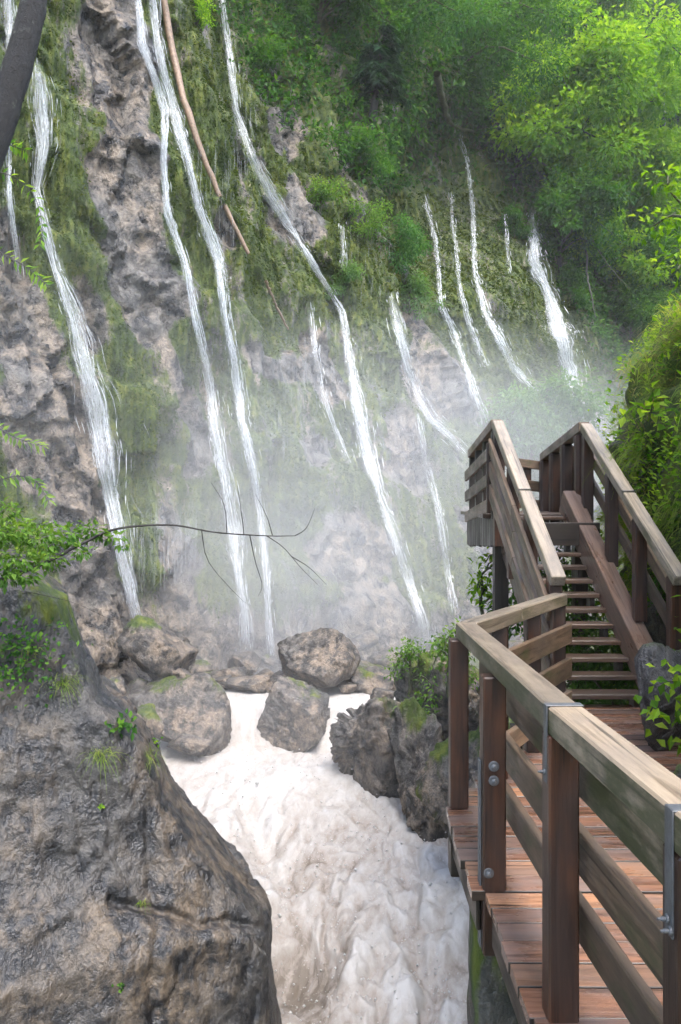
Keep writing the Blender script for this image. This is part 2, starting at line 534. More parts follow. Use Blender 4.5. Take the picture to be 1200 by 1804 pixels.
M['lichenbark'] = rock_material('lichen_bark', (.15, .16, .13), (.02, .018, .016), (.009, .008, .007), scale=7, bump=1.0, rough=(.6, .9), patch=(.58, .64))
M['mossbark'] = plain_material('mossy_bark', (.055, .06, .025), .85, nscale=10, var=.6, bump=.8)
M['palebark'] = plain_material('pale_bark', (.30, .28, .25), .8, nscale=9, var=.55, bump=.5)
M['log'] = plain_material('log_wood', (.20, .135, .09), .6, nscale=12, var=.45, bump=.5)
M['fall'] = fall_material('white_water')
M['water'] = water_material('torrent')
M['post'] = wood_material('post_wood', (.017, .006, .003), (.068, .027, .013), (.03, .016, .011), rough=(.3, .55))
M['rail'] = wood_material('rail_wood', (.17, .13, .09), (.29, .235, .17), (.16, .135, .11), moss=.55, moss_col=(.075, .075, .035))
M['railgreen'] = wood_material('rail_wood_algae', (.17, .12, .08), (.28, .22, .155), (.19, .15, .11), moss=.95, moss_col=(.032, .042, .01))
M['board'] = wood_material('board_wood', (.095, .056, .034), (.19, .128, .082), (.105, .075, .052), moss=.35)
M['plank'] = wood_material('deck_plank', (.10, .045, .026), (.25, .125, .077), (.17, .12, .10), rough=(.14, .4))
M['plank_new'] = wood_material('deck_plank_fresh', (.17, .08, .042), (.33, .17, .095), (.22, .135, .095), rough=(.16, .42))
M['stair'] = wood_material('stair_wood', (.045, .027, .018), (.11, .068, .045), (.075, .053, .04), rough=(.2, .5))
M['stringer'] = wood_material('stringer_wood', (.12, .068, .045), (.25, .155, .105), (.19, .13, .10), rough=(.2, .5))
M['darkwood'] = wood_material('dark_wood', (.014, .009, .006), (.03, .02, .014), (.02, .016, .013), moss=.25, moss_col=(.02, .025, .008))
M['steel'] = plain_material('galvanised_steel', (.13, .135, .14), .5, metal=.5, nscale=20, var=.2)
M['concrete'] = rock_material('mossy_concrete', (.10, .09, .07), (.07, .065, .055), (.03, .03, .026), moss_amt=1, scale=3.0, bump=.4)

# ------------------------------------------------------------------ terrain: gorge wall
CTRL = np.array([  # X, Y, foot height, lean (run per metre of rise)
    (-22, 5, -1.0, .20), (-15, 11, -1.0, .20), (-9, 16, -1.2, .22), (-4.9, 19.6, -1.6, .25), (-2.3, 22, -2.3, .27), (2.6, 26, -2.8, .42),
    (6.2, 31, -2.0, .42), (9.5, 38, 1.2, .38), (13.6, 47, 5.0, .33), (19, 56, 9.0, .36), (28, 66, 14, .45), (44, 80, 20, .5), (70, 100, 26, .5)])
NS, NH = 640, 460
cs = spline(CTRL, 1400)
seg = np.concatenate([[0], np.cumsum(np.linalg.norm(np.diff(cs[:, :2], axis=0), axis=1))])
# finer spacing where the wall is near
dens = 1 / np.clip(np.hypot(cs[:, 0], cs[:, 1]), 14, 70)
cum = np.concatenate([[0], np.cumsum(.5 * (dens[1:] + dens[:-1]) * np.diff(seg))])
s_t = np.interp(np.linspace(0, cum[-1], NS), cum, seg)
base = np.stack([np.interp(s_t, seg, cs[:, k]) for k in range(4)], 1)
tan_ = np.gradient(base[:, :2], axis=0); tan_ /= np.linalg.norm(tan_, axis=1)[:, None]
ker = np.ones(41) / 41
tan_ = np.stack([np.convolve(np.pad(tan_[:, k], 20, mode='edge'), ker, 'valid') for k in (0, 1)], 1)
nrm2 = np.stack([tan_[:, 1], -tan_[:, 0]], 1); nrm2 /= np.linalg.norm(nrm2, axis=1)[:, None]
hh = np.concatenate([np.linspace(-5, 24, NH - 70), np.linspace(24.4, 46, 70)])
SS, HH = np.meshgrid(s_t, hh)
BX = np.broadcast_to(base[:, 0], SS.shape).ravel(); BY = np.broadcast_to(base[:, 1], SS.shape).ravel(); BZ = np.broadcast_to(base[:, 2], SS.shape).ravel()
LEAN = np.broadcast_to(base[:, 3], SS.shape).ravel()
NXv = np.broadcast_to(nrm2[:, 0], SS.shape).ravel(); NYv = np.broadcast_to(nrm2[:, 1], SS.shape).ravel()
S, H = SS.ravel(), HH.ravel()
P0 = np.stack([BX - NXv * LEAN * H, BY - NYv * LEAN * H, BZ + H], 1)
UX, UY = topx(P0)

# waterfalls, as seen in the photograph: (column, row, half width)
FALLS = [
    ('thin veil of water spilling down the cliff beside the leaning trunk at the left edge', [(8, -30, 24), (16, 60, 22), (20, 130, 15), (10, 250, 10), (12, 350, 9), (22, 430, 9), (30, 500, 6)], 0.7),
    ('broad veiled waterfall at the far left, widening over a mossy bulge', [(58, 110, 10), (68, 180, 24), (72, 260, 24), (60, 340, 11), (74, 400, 10), (95, 480, 12), (125, 560, 22), (145, 640, 30), (168, 720, 44), (180, 800, 38), (190, 870, 24), (205, 950, 20), (222, 1030, 20), (240, 1112, 19)], 1.25),
    ('bright waterfall running just left of the fallen log down to the boulders', [(262, -30, 9), (275, 90, 12), (290, 160, 14), (320, 260, 13), (345, 370, 12), (380, 460, 11), (392, 560, 11), (408, 640, 16), (420, 740, 12), (440, 820, 15), (455, 920, 15), (463, 1010, 11), (466, 1080, 8), (471, 1155, 11)], 1.25),
    ('slim waterfall left of the brightest pair, ending behind the stacked boulders', [(235, -30, 4), (245, 80, 6), (270, 150, 7), (285, 200, 7), (282, 290, 7), (290, 380, 7), (318, 460, 7), (338, 560, 9), (365, 680, 11), (375, 770, 15), (390, 850, 17), (405, 930, 17), (415, 1010, 16), (425, 1080, 14), (429, 1145, 15)], 1.2),
    ('long waterfall bending down the middle of the cliff to the flat boulders', [(380, -30, 6), (400, 100, 7), (410, 200, 7), (440, 280, 9), (475, 350, 15), (500, 390, 16), (525, 435, 8), (560, 490, 7), (597, 550, 7), (608, 620, 13), (620, 690, 15), (640, 790, 18), (660, 870, 19), (690, 950, 18), (715, 1030, 15), (735, 1090, 15), (749, 1150, 17)], 1.15),
    ('faint trickle left of the long central waterfall below the mossy ledge', [(542, 535, 5), (550, 620, 7), (565, 700, 7), (590, 770, 7), (610, 820, 5)], 0.55),
    ('spreading waterfall right of centre that steps down onto a green ledge', [(682, 518, 10), (695, 580, 16), (712, 650, 15), (730, 700, 13), (755, 740, 14), (785, 765, 11), (815, 800, 8)], 0.8),
    ('thin stream falling behind the handrail corner from the green ledge', [(728, 730, 5), (742, 800, 6), (765, 890, 6), (778, 970, 5), (786, 1030, 5), (793, 1080, 7)], 0.7),
    ('dim waterfall in the shaded hollow under the trees', [(743, 345, 4), (765, 430, 5), (772, 540, 5), (800, 600, 7), (825, 680, 7), (848, 750, 12)], 0.7),
    ('hair thin waterfall between two longer ones in the shaded hollow', [(790, 340, 2.5), (800, 440, 3), (808, 520, 4), (828, 590, 5), (850, 650, 6)], 0.55),
    ('tall narrow waterfall dropping from the mossy root in the shade', [(800, 225, 3), (820, 290, 3.5), (830, 380, 4), (832, 480, 6), (850, 550, 9), (875, 600, 10), (900, 650, 9), (940, 695, 6)], 0.9),
    ('very short wisp of water left of the wide far waterfall', [(884, 380, 1.5), (890, 440, 2.5), (893, 485, 1.5)], 0.5),
    ('wide white waterfall farthest away, right of the shaded hollow', [(933, 372, 6), (938, 420, 16), (936, 465, 18), (955, 500, 17), (975, 560, 24), (990, 620, 24), (1005, 680, 25), (1018, 745, 24), (1024, 800, 22)], 1.8),
    ('small spout below the bright bush in the middle of the cliff', [(597, 395, 4), (600, 430, 5), (600, 480, 4)], 0.6),
]


def poly_dist(ux, uy, path):
    d = np.full(len(ux), 1e9)
    for (x0, y0, w0), (x1, y1, w1) in zip(path[:-1], path[1:]):
        vx, vy = x1 - x0, y1 - y0
        t = np.clip(((ux - x0) * vx + (uy - y0) * vy) / (vx * vx + vy * vy), 0, 1)
        d = np.minimum(d, np.hypot(ux - x0 - t * vx, uy - y0 - t * vy) - (w0 + (w1 - w0) * t))
    return d


dfall = np.full(len(S), 1e9)
for _, path, _k in FALLS:
    dfall = np.minimum(dfall, poly_dist(UX, UY, path))

# where bare rock shows (cx, cy, rx, ry, tilt, strength); everything else is mossy or overgrown; dark moss kept in the hollow stands in for its shade
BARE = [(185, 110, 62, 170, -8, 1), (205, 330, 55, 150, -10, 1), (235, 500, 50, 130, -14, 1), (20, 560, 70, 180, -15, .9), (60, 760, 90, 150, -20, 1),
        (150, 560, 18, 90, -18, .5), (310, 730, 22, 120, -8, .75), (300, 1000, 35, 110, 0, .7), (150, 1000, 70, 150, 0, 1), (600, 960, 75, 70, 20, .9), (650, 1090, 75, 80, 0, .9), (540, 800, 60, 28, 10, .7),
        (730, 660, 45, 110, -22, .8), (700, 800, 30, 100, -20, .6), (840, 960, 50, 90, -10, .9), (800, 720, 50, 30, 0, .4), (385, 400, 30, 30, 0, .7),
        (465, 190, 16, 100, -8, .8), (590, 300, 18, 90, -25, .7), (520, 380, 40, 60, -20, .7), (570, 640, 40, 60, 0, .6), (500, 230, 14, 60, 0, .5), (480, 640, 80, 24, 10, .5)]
wx = noise(P0 * .45) * 30 + noise(P0 * 1.3 + 9) * 14
wy = noise(P0 * .45 + 31) * 30 + noise(P0 * 1.3 + 40) * 14
bare = np.zeros(len(S))
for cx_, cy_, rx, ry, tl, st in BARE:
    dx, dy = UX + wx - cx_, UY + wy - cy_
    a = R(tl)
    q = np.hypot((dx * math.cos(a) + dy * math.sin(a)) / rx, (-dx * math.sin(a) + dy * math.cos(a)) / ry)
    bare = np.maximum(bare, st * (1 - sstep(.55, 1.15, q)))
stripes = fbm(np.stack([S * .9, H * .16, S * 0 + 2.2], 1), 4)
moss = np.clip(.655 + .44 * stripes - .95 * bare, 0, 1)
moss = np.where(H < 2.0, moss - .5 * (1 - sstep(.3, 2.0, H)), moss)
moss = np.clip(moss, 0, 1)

# shape of the wall: buttresses and gullies, tilted strata, chiselled blocks, moss cushions, water grooves
Q = np.stack([S, H * .38, H * .1 + S * .05], 1)
disp = 1.15 * fbm(Q * .16, 3) + .5 * fbm(np.stack([S * .55, H * .22, S * 0], 1), 3, kind='ridge')
wv = np.stack([fbm(P0 * .5, 3), fbm(P0 * .5 + 20, 3), fbm(P0 * .5 + 50, 3)], 1) * .9
_, _, cid, fa = cells((P0 + wv * .6) * (.42, .42, .26))
rockd = .3 * (cid - .5) + .65 * fa
_, _, cid, fa = cells((P0 + wv * .7) * (1.3, 1.3, .75), 5)
rockd += .09 * (cid - .5) + .26 * fa
_, _, cid, fa = cells((P0 + wv * .4) * (3.6, 3.6, 2.4), 8)
rockd += .02 * (cid - .5) + .08 * fa
tl_ = P0[:, 2] * .8 + S * .35
rockd += .06 * fbm(np.stack([S * 1.4, tl_ * 1.3, P0[:, 1] * .5], 1), 5, gain=.55, kind='ridge') + .05 * fbm(P0 * 4.5, 4, gain=.6)
step = (P0[:, 2] + .5 * fbm(P0 * .3, 3) * 3 + S * .25) / 3.6
saw = step - np.floor(step)
ledge = .55 * (sstep(0, .82, saw) - sstep(.82, 1.0, saw)) - .25
drape = np.stack([S * 2.2 + .5 * noise(P0 * .8), H * .32, S * 0 + 4], 1)
mossd = .20 * fbm(P0 * (1.3, 1.3, .7), 3, kind='billow') + .22 * fbm(drape, 4, gain=.6, kind='ridge') + .05 * fbm(P0 * (5, 5, 2), 3, gain=.65)
disp += ledge * (.35 + .45 * moss)
disp += rockd * (1 - .78 * moss) + mossd * moss + .16 * moss
disp -= .30 * (1 - sstep(-2, 16, dfall))
# the dark hollow under the trees
hol = np.hypot((UX - 800) / 125, (UY - 330) / 150)
disp -= 3.6 * (1 - sstep(.4, 1.4, hol))
# ledge the right hand stream steps onto
CP = P0.copy()
CP[:, 0] += NXv * disp; CP[:, 1] += NYv * disp
CP[:, 2] += .12 * fbm(P0 * 1.1 + 70, 3)
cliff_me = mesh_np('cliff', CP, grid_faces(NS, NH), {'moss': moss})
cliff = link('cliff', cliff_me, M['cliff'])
tag(cliff, 'wet limestone gorge wall streaked with green moss', 'cliff', kind='structure')
CF = grid_faces(NS, NH)
BVH = BVHTree.FromPolygons([tuple(v) for v in CP], [tuple(int(i) for i in f) for f in CF])
CAM = Vector((0, 0, EYE))


def hit(px, py):
    """where the line of sight through a photo pixel meets the gorge wall"""
    d = Vector(((px - CX) / F, 1, -(py - HY) / F)).normalized()
    loc, n, i, dist = BVH.ray_cast(CAM, d)
    if loc is None: return None
    if n.y > 0: n = -n
    return loc, n


# ------------------------------------------------------------------ terrain: gorge floor sheet reaching the horizon
def axis(a):
    far = np.array([70, 90, 130, 200, 300, 420])
    mid = np.arange(-40, 60.1, .5)
    return np.concatenate([-far[::-1], mid, far])


gx, gy = axis(0), axis(0) + 15
GX, GY = np.meshgrid(gx, gy)
X_, Y_ = GX.ravel(), GY.ravel()
fz = np.interp(Y_, [-50, 4, 16, 17.8, 18.6, 24, 32, 40, 48, 60, 90], [-7.5, -7.2, -5.4, -4.6, -3.1, -3.2, -2.8, .6, 4.6, 10, 16])
bankx = np.interp(Y_, [-60, 3, 6, 9, 14, 20, 40, 60], [2.3, 2.3, 2.4, 3.0, 5.0, 9.0, 24.0, 40.0])
under = 4.4 * sstep(-1.2, .8, X_ - bankx + 1.0) * sstep(30, 14, Y_) * (Y_ > -40)
fz = fz + under
fz += .35 * fbm(np.stack([X_ * .4, Y_ * .4, X_ * 0], 1), 4)
fz = np.where(Y_ < 19, np.where((X_ > -2.6 + (Y_ - 10) * -.25) & (X_ < bankx - 1.2), np.minimum(fz, np.interp(Y_, [0, 16.5, 17.5, 19], [-7, -4.8, -4.3, -3.3])), fz), fz)
ground = link('ground', mesh_np('ground', np.stack([X_, Y_, fz], 1), grid_faces(len(gx), len(gy)), {'moss': np.clip(.5 + .4 * noise(np.stack([X_, Y_, X_ * 0], 1) * .5), 0, 1)}), M['boulder'])
tag(ground, 'stony gorge floor', 'ground', kind='structure')

# ------------------------------------------------------------------ terrain: grassy bank on the right of the stairs
BU, BV = 260, 220
uu, vv = np.meshgrid(np.linspace(0, 1, BU), np.linspace(0, 1, BV))
bu, bv = uu.ravel(), vv.ravel()
bY = -2 + 24 * bu
prof_z = np.interp(bv, [0, .25, .45, .6, .75, 1], [-2.5, .2, 1.6, 2.7, 4.2, 7.0])
prof_x = np.interp(bv, [0, .25, .45, .6, .75, 1], [.25, .3, .55, .35, 1.15, 7.5])
foot = np.interp(bY, [-2, 3, 5.5, 6.6, 8, 10, 12, 15, 22], [2.45, 2.5, 2.55, 2.8, 3.1, 3.05, 3.6, 5.6, 11.0])
bP = np.stack([foot + prof_x, bY, prof_z], 1)
bd = .5 * fbm(bP * .8, 4) + .2 * fbm(bP * 2.5, 4)
bP[:, 0] -= bd; bP[:, 2] += .3 * bd
bankmoss = np.clip(.62 + .4 * noise(bP * .9), 0, 1)
bank_me = mesh_np('bank', bP, grid_faces(BU, BV)[:, ::-1], {'moss': bankmoss})
bank = link('bank', bank_me, M['bankrock'])
tag(bank, 'steep overgrown bank beside the stairs', 'bank', kind='structure')

# ------------------------------------------------------------------ river
RU, RV = 300, 560
rx_, ry_ = np.meshgrid(np.linspace(-5.2, 3.0, RU), np.concatenate([np.linspace(4.5, 9.2, 60), np.linspace(9.22, 20.6, RV - 60)]))
X_, Y_ = rx_.ravel(), ry_.ravel()
rz = np.interp(Y_, [4, 9, 10.4, 12.3, 14, 16, 17.3, 17.55, 18.0, 18.3, 21], [-6.2, -4.95, -4.5, -4.05, -3.72, -3.36, -3.2, -3.1, -2.42, -2.36, -2.32])
fl = np.stack([X_ * 1.0, Y_ * .42, X_ * 0], 1)
big = fbm(fl * .8 + 3, 3)
wrp0 = fbm(np.stack([X_ * 1.1, Y_ * .8, X_ * 0 + 16], 1), 3)
puff = fbm(np.stack([X_ * 1.9 + .8 * wrp0, Y_ * 1.05 + .6 * wrp0, big * .7], 1), 4, gain=.42, kind='billow')
puff = np.where(puff < 0, puff * .75, puff)
fine = fbm(np.stack([X_ * 7 + 2 * wrp0, Y_ * 2.6 + 1.2 * wrp0, big * 2], 1), 4, gain=.55)
wrp = fbm(np.stack([X_ * .9, Y_ * .6, X_ * 0 + 6], 1), 3)
dip = fbm(np.stack([X_ * 1.7 + 4 + 1.3 * wrp, Y_ * 1.0 + 1.1 * wrp, big], 1), 5, gain=.6)
lace = fbm(np.stack([X_ * 4.5 + 1.6 * wrp, Y_ * 2.6 + 1.2 * wrp, big * 2], 1), 4, gain=.6, kind='ridge')
amp = np.interp(Y_, [5, 11, 13.5, 16, 17.2, 17.6, 18.1, 21], [1, 1.0, .8, .42, .35, .5, .18, .12])
hgt = .42 * big + .20 * puff + .035 * fine + .12 * dip + .03 * lace
rz = rz + amp * hgt
# tumbling drop against the left rock and the boil in the middle
rz += -.35 * np.exp(-((X_ + 1.55 + (15.3 - Y_) * -.3) / .35) ** 2) * np.exp(-((Y_ - 14.2) / 1.2) ** 2)
rz += -.5 * np.exp(-((X_ + .55) / .45) ** 2 - ((Y_ - 11.6) / .7) ** 2)
Xd = X_ + amp * .18 * fbm(np.stack([X_ * 1.7, Y_ * 1.2, X_ * 0 + 8], 1), 3)
foam = .225 + amp * (.48 * puff + .26 * fine + .38 * big) - (.12 + .10 * amp) * dip + .10 * lace + .05 * (1 - amp) + .10 * fine
foam -= .25 * np.exp(-((X_ + .55) / .5) ** 2 - ((Y_ - 11.6) / .8) ** 2)
river = link('river', mesh_np('river', np.stack([Xd, Y_, rz], 1), grid_faces(RU, RV), {'foam': foam}), M['water'])
tag(river, 'cream white torrent rushing between the rocks', 'river', kind='structure')

# spray drops and foam flecks thrown up along the torrent
n = 5200
k = RNG.choice(len(X_), n, p=(amp * (Y_ > 9)) / (amp * (Y_ > 9)).sum())
DP = np.stack([Xd[k], Y_[k], rz[k]], 1) + np.stack([RNG.normal(0, .05, n), RNG.normal(0, .05, n), np.abs(RNG.normal(0, .07, n)) + .01], 1)
oct_v = np.array([(1, 0, 0), (-1, 0, 0), (0, 1, 0), (0, -1, 0), (0, 0, 1), (0, 0, -1)], float)
oct_f = np.array([(0, 2, 4), (2, 1, 4), (1, 3, 4), (3, 0, 4), (2, 0, 5), (1, 2, 5), (3, 1, 5), (0, 3, 5)])
rad = np.exp(RNG.normal(math.log(.009), .45, n))
DV = (DP[:, None, :] + oct_v[None] * rad[:, None, None]).reshape(-1, 3)
DF = (oct_f[None] + (np.arange(n) * 6)[:, None, None]).reshape(-1, 3)
drops = link('spray_drops', mesh_np('spray_drops', DV, DF, {'foam': np.full(len(DV), .8)}), M['water'])
tag(drops, 'fine spray thrown up by the torrent', 'spray', kind='stuff')


# ------------------------------------------------------------------ rocks
def rock_arrays(size, seed, planes=16, sub=5, rough=.10, layered=0.0, soft=.025):
    rng = np.random.default_rng(seed)
    bm = bmesh.new()
    bmesh.ops.create_icosphere(bm, subdivisions=sub, radius=1)
    D = np.array([tuple(v.co) for v in bm.verts]); D /= np.linalg.norm(D, axis=1)[:, None]
    Fc = np.array([[v.index for v in f.verts] for f in bm.faces])
    bm.free()
    pn = rdir(planes, rng); pd = rng.uniform(.5, .95, planes)
    dt = D @ pn.T
    rr = np.where(dt > .05, pd / np.maximum(dt, .05), 9.0)
    rm_ = np.minimum(rr, 3).min(1); r = rm_ - soft * np.log(np.exp(-(np.minimum(rr, 3) - rm_[:, None]) / soft).sum(1))     # soft minimum keeps the arrises a little worn
    r = np.clip(r, .3, 1.25)
    V = D * r[:, None]
    V += D * (rough * .7 * fbm(V * 1.6 + seed, 4) + rough * .45 * fbm(V * 5 + seed, 4, kind='ridge') + rough * .15 * fbm(V * 16 + seed, 3))[:, None]
    fa = cells(V * 1.5 + seed, seed)[3]; fb_ = cells(V * 3.7 + seed, seed + 3)[3]
    V += D * (rough * (.9 * fa + .35 * fb_))[:, None]
    if layered:
        a = rng.uniform(-.6, .6)
        t = (V[:, 2] + a * V[:, 0] + .3 * fbm(V * 1.5, 3)) * 7
        V += D * (layered * ((t - np.floor(t)) - .5) * .8)[:, None]
    return V * np.array(size) / 2 / np.array([max(1e-6, np.ptp(V[:, k]) / 2) for k in range(3)]), Fc


def rock(name, label, x0, y0, x1, y1, Y, seed, mat='boulder', depth=1.0, moss=.2, group=None, cat='boulder', sub=5, rotz=None, **kw):
    """a boulder filling the given photo box at depth Y"""
    c = at((x0 + x1) / 2, (y0 + y1) / 2, Y)
    sx, sz = (x1 - x0) / F * Y, (y1 - y0) / F * Y
    V, Fc = rock_arrays((sx, sx * depth, sz), seed, sub=sub, **kw)
    up = V[:, 2] / (sz / 2)
    ms = np.clip(moss + .45 * sstep(.2, .9, up) * (moss > .05) + .3 * noise(V * 1.5 + seed) - .1, 0, 1)
    o = link(name, mesh_np(name, V, Fc, {'moss': ms}), M[mat])
    o.location = c
    return tag(o, label, cat, group)


G = 'boulders at the cliff foot'
rock('boulder', 'dark angular boulder perched on smaller blocks at left, below the broad waterfall', 216, 1080, 350, 1210, 18.6, 11, depth=.9, moss=.15, planes=8, layered=.03, group=G)
rock('boulder', 'flat pale block wedged under the perched dark boulder', 262, 1170, 345, 1212, 18.2, 12, depth=.8, moss=.05, planes=9, group=G)
rock('boulder', 'big brown slab boulder sloping right beside the left cascade', 215, 1192, 412, 1350, 17.6, 43, depth=.65, moss=.10, planes=7, sub=6, group=G)
rock('boulder', 'rounded grey boulder left of the big sloping slab', 185, 1190, 300, 1300, 17.9, 14, depth=.9, moss=.1, planes=12, group=G)
rock('boulder', 'wet boulder in mid stream between the two small cascades', 446, 1196, 592, 1355, 17.7, 25, depth=.8, moss=.08, planes=7, sub=6, layered=.02, group=G)
rock('boulder', 'tan wedge shaped boulder with pointed top at the cliff foot', 478, 1114, 626, 1222, 19.2, 36, depth=.7, moss=.0, planes=7, sub=5, group=G)
rock('boulder', 'low flat slab right of the tan wedge boulder', 568, 1170, 720, 1245, 19.6, 17, depth=1.0, moss=.1, planes=9, group=G)
rock('boulder', 'small tan boulder where the slim waterfall lands', 360, 1172, 445, 1222, 19.6, 18, depth=.9, moss=.1, planes=9, group=G)
rock('boulder', 'small dark boulder under the bright waterfall', 402, 1150, 462, 1196, 20.4, 19, depth=.9, moss=.0, planes=10, group=G)
rock('boulder', 'low brown boulder at the rim of the upper pool', 400, 1188, 500, 1232, 19.3, 20, depth=.9, moss=.0, planes=9, group=G)
rock('boulder', 'pebble sized stone beside the bright waterfall landing', 445, 1178, 490, 1208, 19.9, 21, depth=.9, moss=.0, planes=9, group=G)
rock('boulder', 'pale boulder left of where the long central waterfall lands', 640, 1142, 720, 1192, 21.5, 22, depth=.9, moss=.05, planes=9, group=G)
rock('boulder', 'grey boulder right of where the long central waterfall lands', 700, 1138, 790, 1200, 21.0, 23, depth=.9, moss=.1, planes=10, group=G)
rock('boulder', 'half sunk stone at the edge of the lower pool, left', 292, 1290, 372, 1330, 17.0, 24, depth=.8, moss=.1, planes=9, group=G)
rock('boulder', 'round stone between outcrop and big slab boulder', 225, 1248, 292, 1310, 16.6, 26, depth=.8, moss=.15, planes=12, group=G)
rock('boulder', 'mossy low stone above the left outcrop shoulder', 185, 1232, 250, 1290, 15.6, 27, depth=.8, moss=.35, planes=12, group=G)
rock('rock_crag', 'folded grey crag on the right bank of the torrent', 556, 1208, 760, 1390, 16.2, 65, depth=.8, moss=.12, planes=14, sub=6, layered=.035, rough=.2, cat='rock', group='crags along the right bank')
rock('rock_crag', 'tall layered crag below the handrail corner', 680, 1235, 835, 1520, 14.6, 53, depth=.9, moss=.15, planes=14, sub=6, layered=.03, rough=.2, cat='rock', group='crags along the right bank')
rock('rock_crag', 'overgrown crag behind the corner post of the handrail', 668, 1150, 850, 1330, 17.2, 31, depth=1.0, moss=.3, planes=14, sub=6, layered=.03, rough=.2, cat='rock', group='crags along the right bank')
rock('rock_crag', 'low crag under the far end of the deck', 760, 1290, 960, 1480, 12.5, 32, depth=1.0, moss=.4, planes=14, sub=5, layered=.03, rough=.2, cat='rock', group='crags along the right bank')
rock('boulder', 'dark wet boulder standing on the right edge of the deck', 1126, 1122, 1262, 1318, 6.5, 33, mat='darkrock', depth=.9, moss=.18, planes=15, sub=6, rough=.09, group='dark rocks at the deck edge')
rock('boulder', 'dark mossy rock at the right frame edge beyond the near handrail', 1178, 1330, 1330, 1500, 4.8, 34, mat='darkrock', depth=.9, moss=.35, planes=15, sub=5, rough=.1, group='dark rocks at the deck edge')

STONES = (
    ('dull stone at the left end of the jumble beneath the slim waterfall', 352, 1180, 46, 30, 20.2),
    ('flat stone on the rim of the upper pool below the slim waterfall', 395, 1202, 40, 24, 19.2),
    ('stone touching the left foot of the tan wedge boulder', 500, 1198, 44, 30, 19.4),
    ('low stone in front of the tan wedge boulder', 536, 1208, 40, 22, 18.9),
    ('stone behind the low flat slab, right of the tan wedge boulder', 615, 1172, 50, 32, 21.4),
    ('broad stone at the right end of the low flat slab', 660, 1195, 60, 36, 19.2),
    ('small stone beside the landing of the long central waterfall', 690, 1158, 36, 26, 22.2),
    ('small stone at the head of the right cascade', 612, 1210, 34, 20, 18.8),
    ('stone against the cliff right behind the tan wedge boulder', 585, 1150, 48, 30, 22.4),
    ('stone right of the long central waterfall landing near the crag', 755, 1165, 44, 34, 20.6),
    ('largest stone leaning on the cliff foot left of the long central waterfall', 640, 1130, 60, 40, 23.0),
    ('stone squeezed between the pale block and the perched dark boulder', 318, 1188, 36, 30, 19.0),
    ('mossy stone at the left end behind the outcrop shoulder', 205, 1215, 50, 44, 16.8),
    ('stone at the water edge below the round stone by the outcrop', 250, 1300, 44, 26, 16.0),
    ('little stone at the left lip of the upper pool', 345, 1215, 30, 22, 18.6),
    ('little stone splashed by the bright waterfall', 470, 1165, 34, 24, 21.6),
    ('little stone under the right flank of the tan wedge boulder', 560, 1195, 30, 22, 19.8),
    ('stone on the crag side of the right cascade head', 672, 1225, 44, 30, 17.6))
for q, (lab, jx, jy, jw, jh, jY) in enumerate(STONES):
    rock('stone', lab, jx - jw / 2, jy - jh / 2, jx + jw / 2, jy + jh / 2, jY, 800 + q, depth=.9, moss=.0 if q % 3 else .15, planes=7, sub=4, cat='stone', group='small stones along the cliff foot', rough=.14)

# left outcrop in the foreground: a hairpin plan lofted over its height
SIL = np.array([(-.5, -6.5), (-.74, -3.63), (-.82, -3.0), (-.86, -2.56), (-1.05, -2.36), (-1.56, -1.8), (-1.92, -1.26), (-2.1, -.78), (-2.36, -.42), (-2.62, -.24), (-2.85, .3), (-3.05, .84), (-3.4, 1.1), (-4.2, 1.35), (-6.5, 1.7)])
OU, OV = 420, 360
tt = np.linspace(0, 1, OV)
sl = np.concatenate([[0], np.cumsum(np.linalg.norm(np.diff(SIL, axis=0), axis=1))]); sl /= sl[-1]
zr = np.interp(tt, sl, SIL[:, 1]); xr = np.interp(tt, sl, SIL[:, 0])
rows = []
for zq, xq in zip(zr, xr):
    lf = .16 * (zq + 4)
    sp = spline([(-9, 4.6 + lf, 0), (-5.5, 6.2 + lf, 0), (xq - 1.9, 7.55 + lf, 0), (xq - .75, 8.35 + lf * .6, 0), (xq - .12, 8.85 + lf * .2, 0), (xq, 9.2, 0), (xq - .1, 9.9, 0), (xq - .7, 11.2, 0), (xq - 2.6, 13.5, 0)], OU)
    sp[:, 2] = zq
    rows.append(sp)
OP = np.concatenate(rows)
du = np.gradient(OP.reshape(OV, OU, 3), axis=1); dv = np.gradient(OP.reshape(OV, OU, 3), axis=0)
on = np.cross(du, dv).reshape(-1, 3); on /= np.linalg.norm(on, axis=1)[:, None] + 1e-9
ov_ = np.stack([fbm(OP * .8, 3), fbm(OP * .8 + 9, 3), fbm(OP * .8 + 19, 3)], 1) * .5
tilt = OP[:, 2] + .35 * OP[:, 0]
_, _, cid, fa = cells((OP + ov_) * (.45, .45, .36), 9)
od = .16 * fbm(OP * .55, 3, gain=.4) + .02 * fa - .06
od += .035 * fbm(np.stack([OP[:, 0] * 5, OP[:, 1] * 5, OP[:, 2] * .7], 1), 4, kind='ridge') * sstep(-1.9, -2.6, OP[:, 0])
_, _, cid, fa = cells((OP + ov_ * .6) * (2.0, 2.0, 1.3), 19)
od += .012 * (cid - .5) + .035 * fa
od += .05 * fbm(OP * (2.2, 2.2, 1.6), 6, gain=.55, kind='ridge') + .018 * fbm(OP * 9, 4)
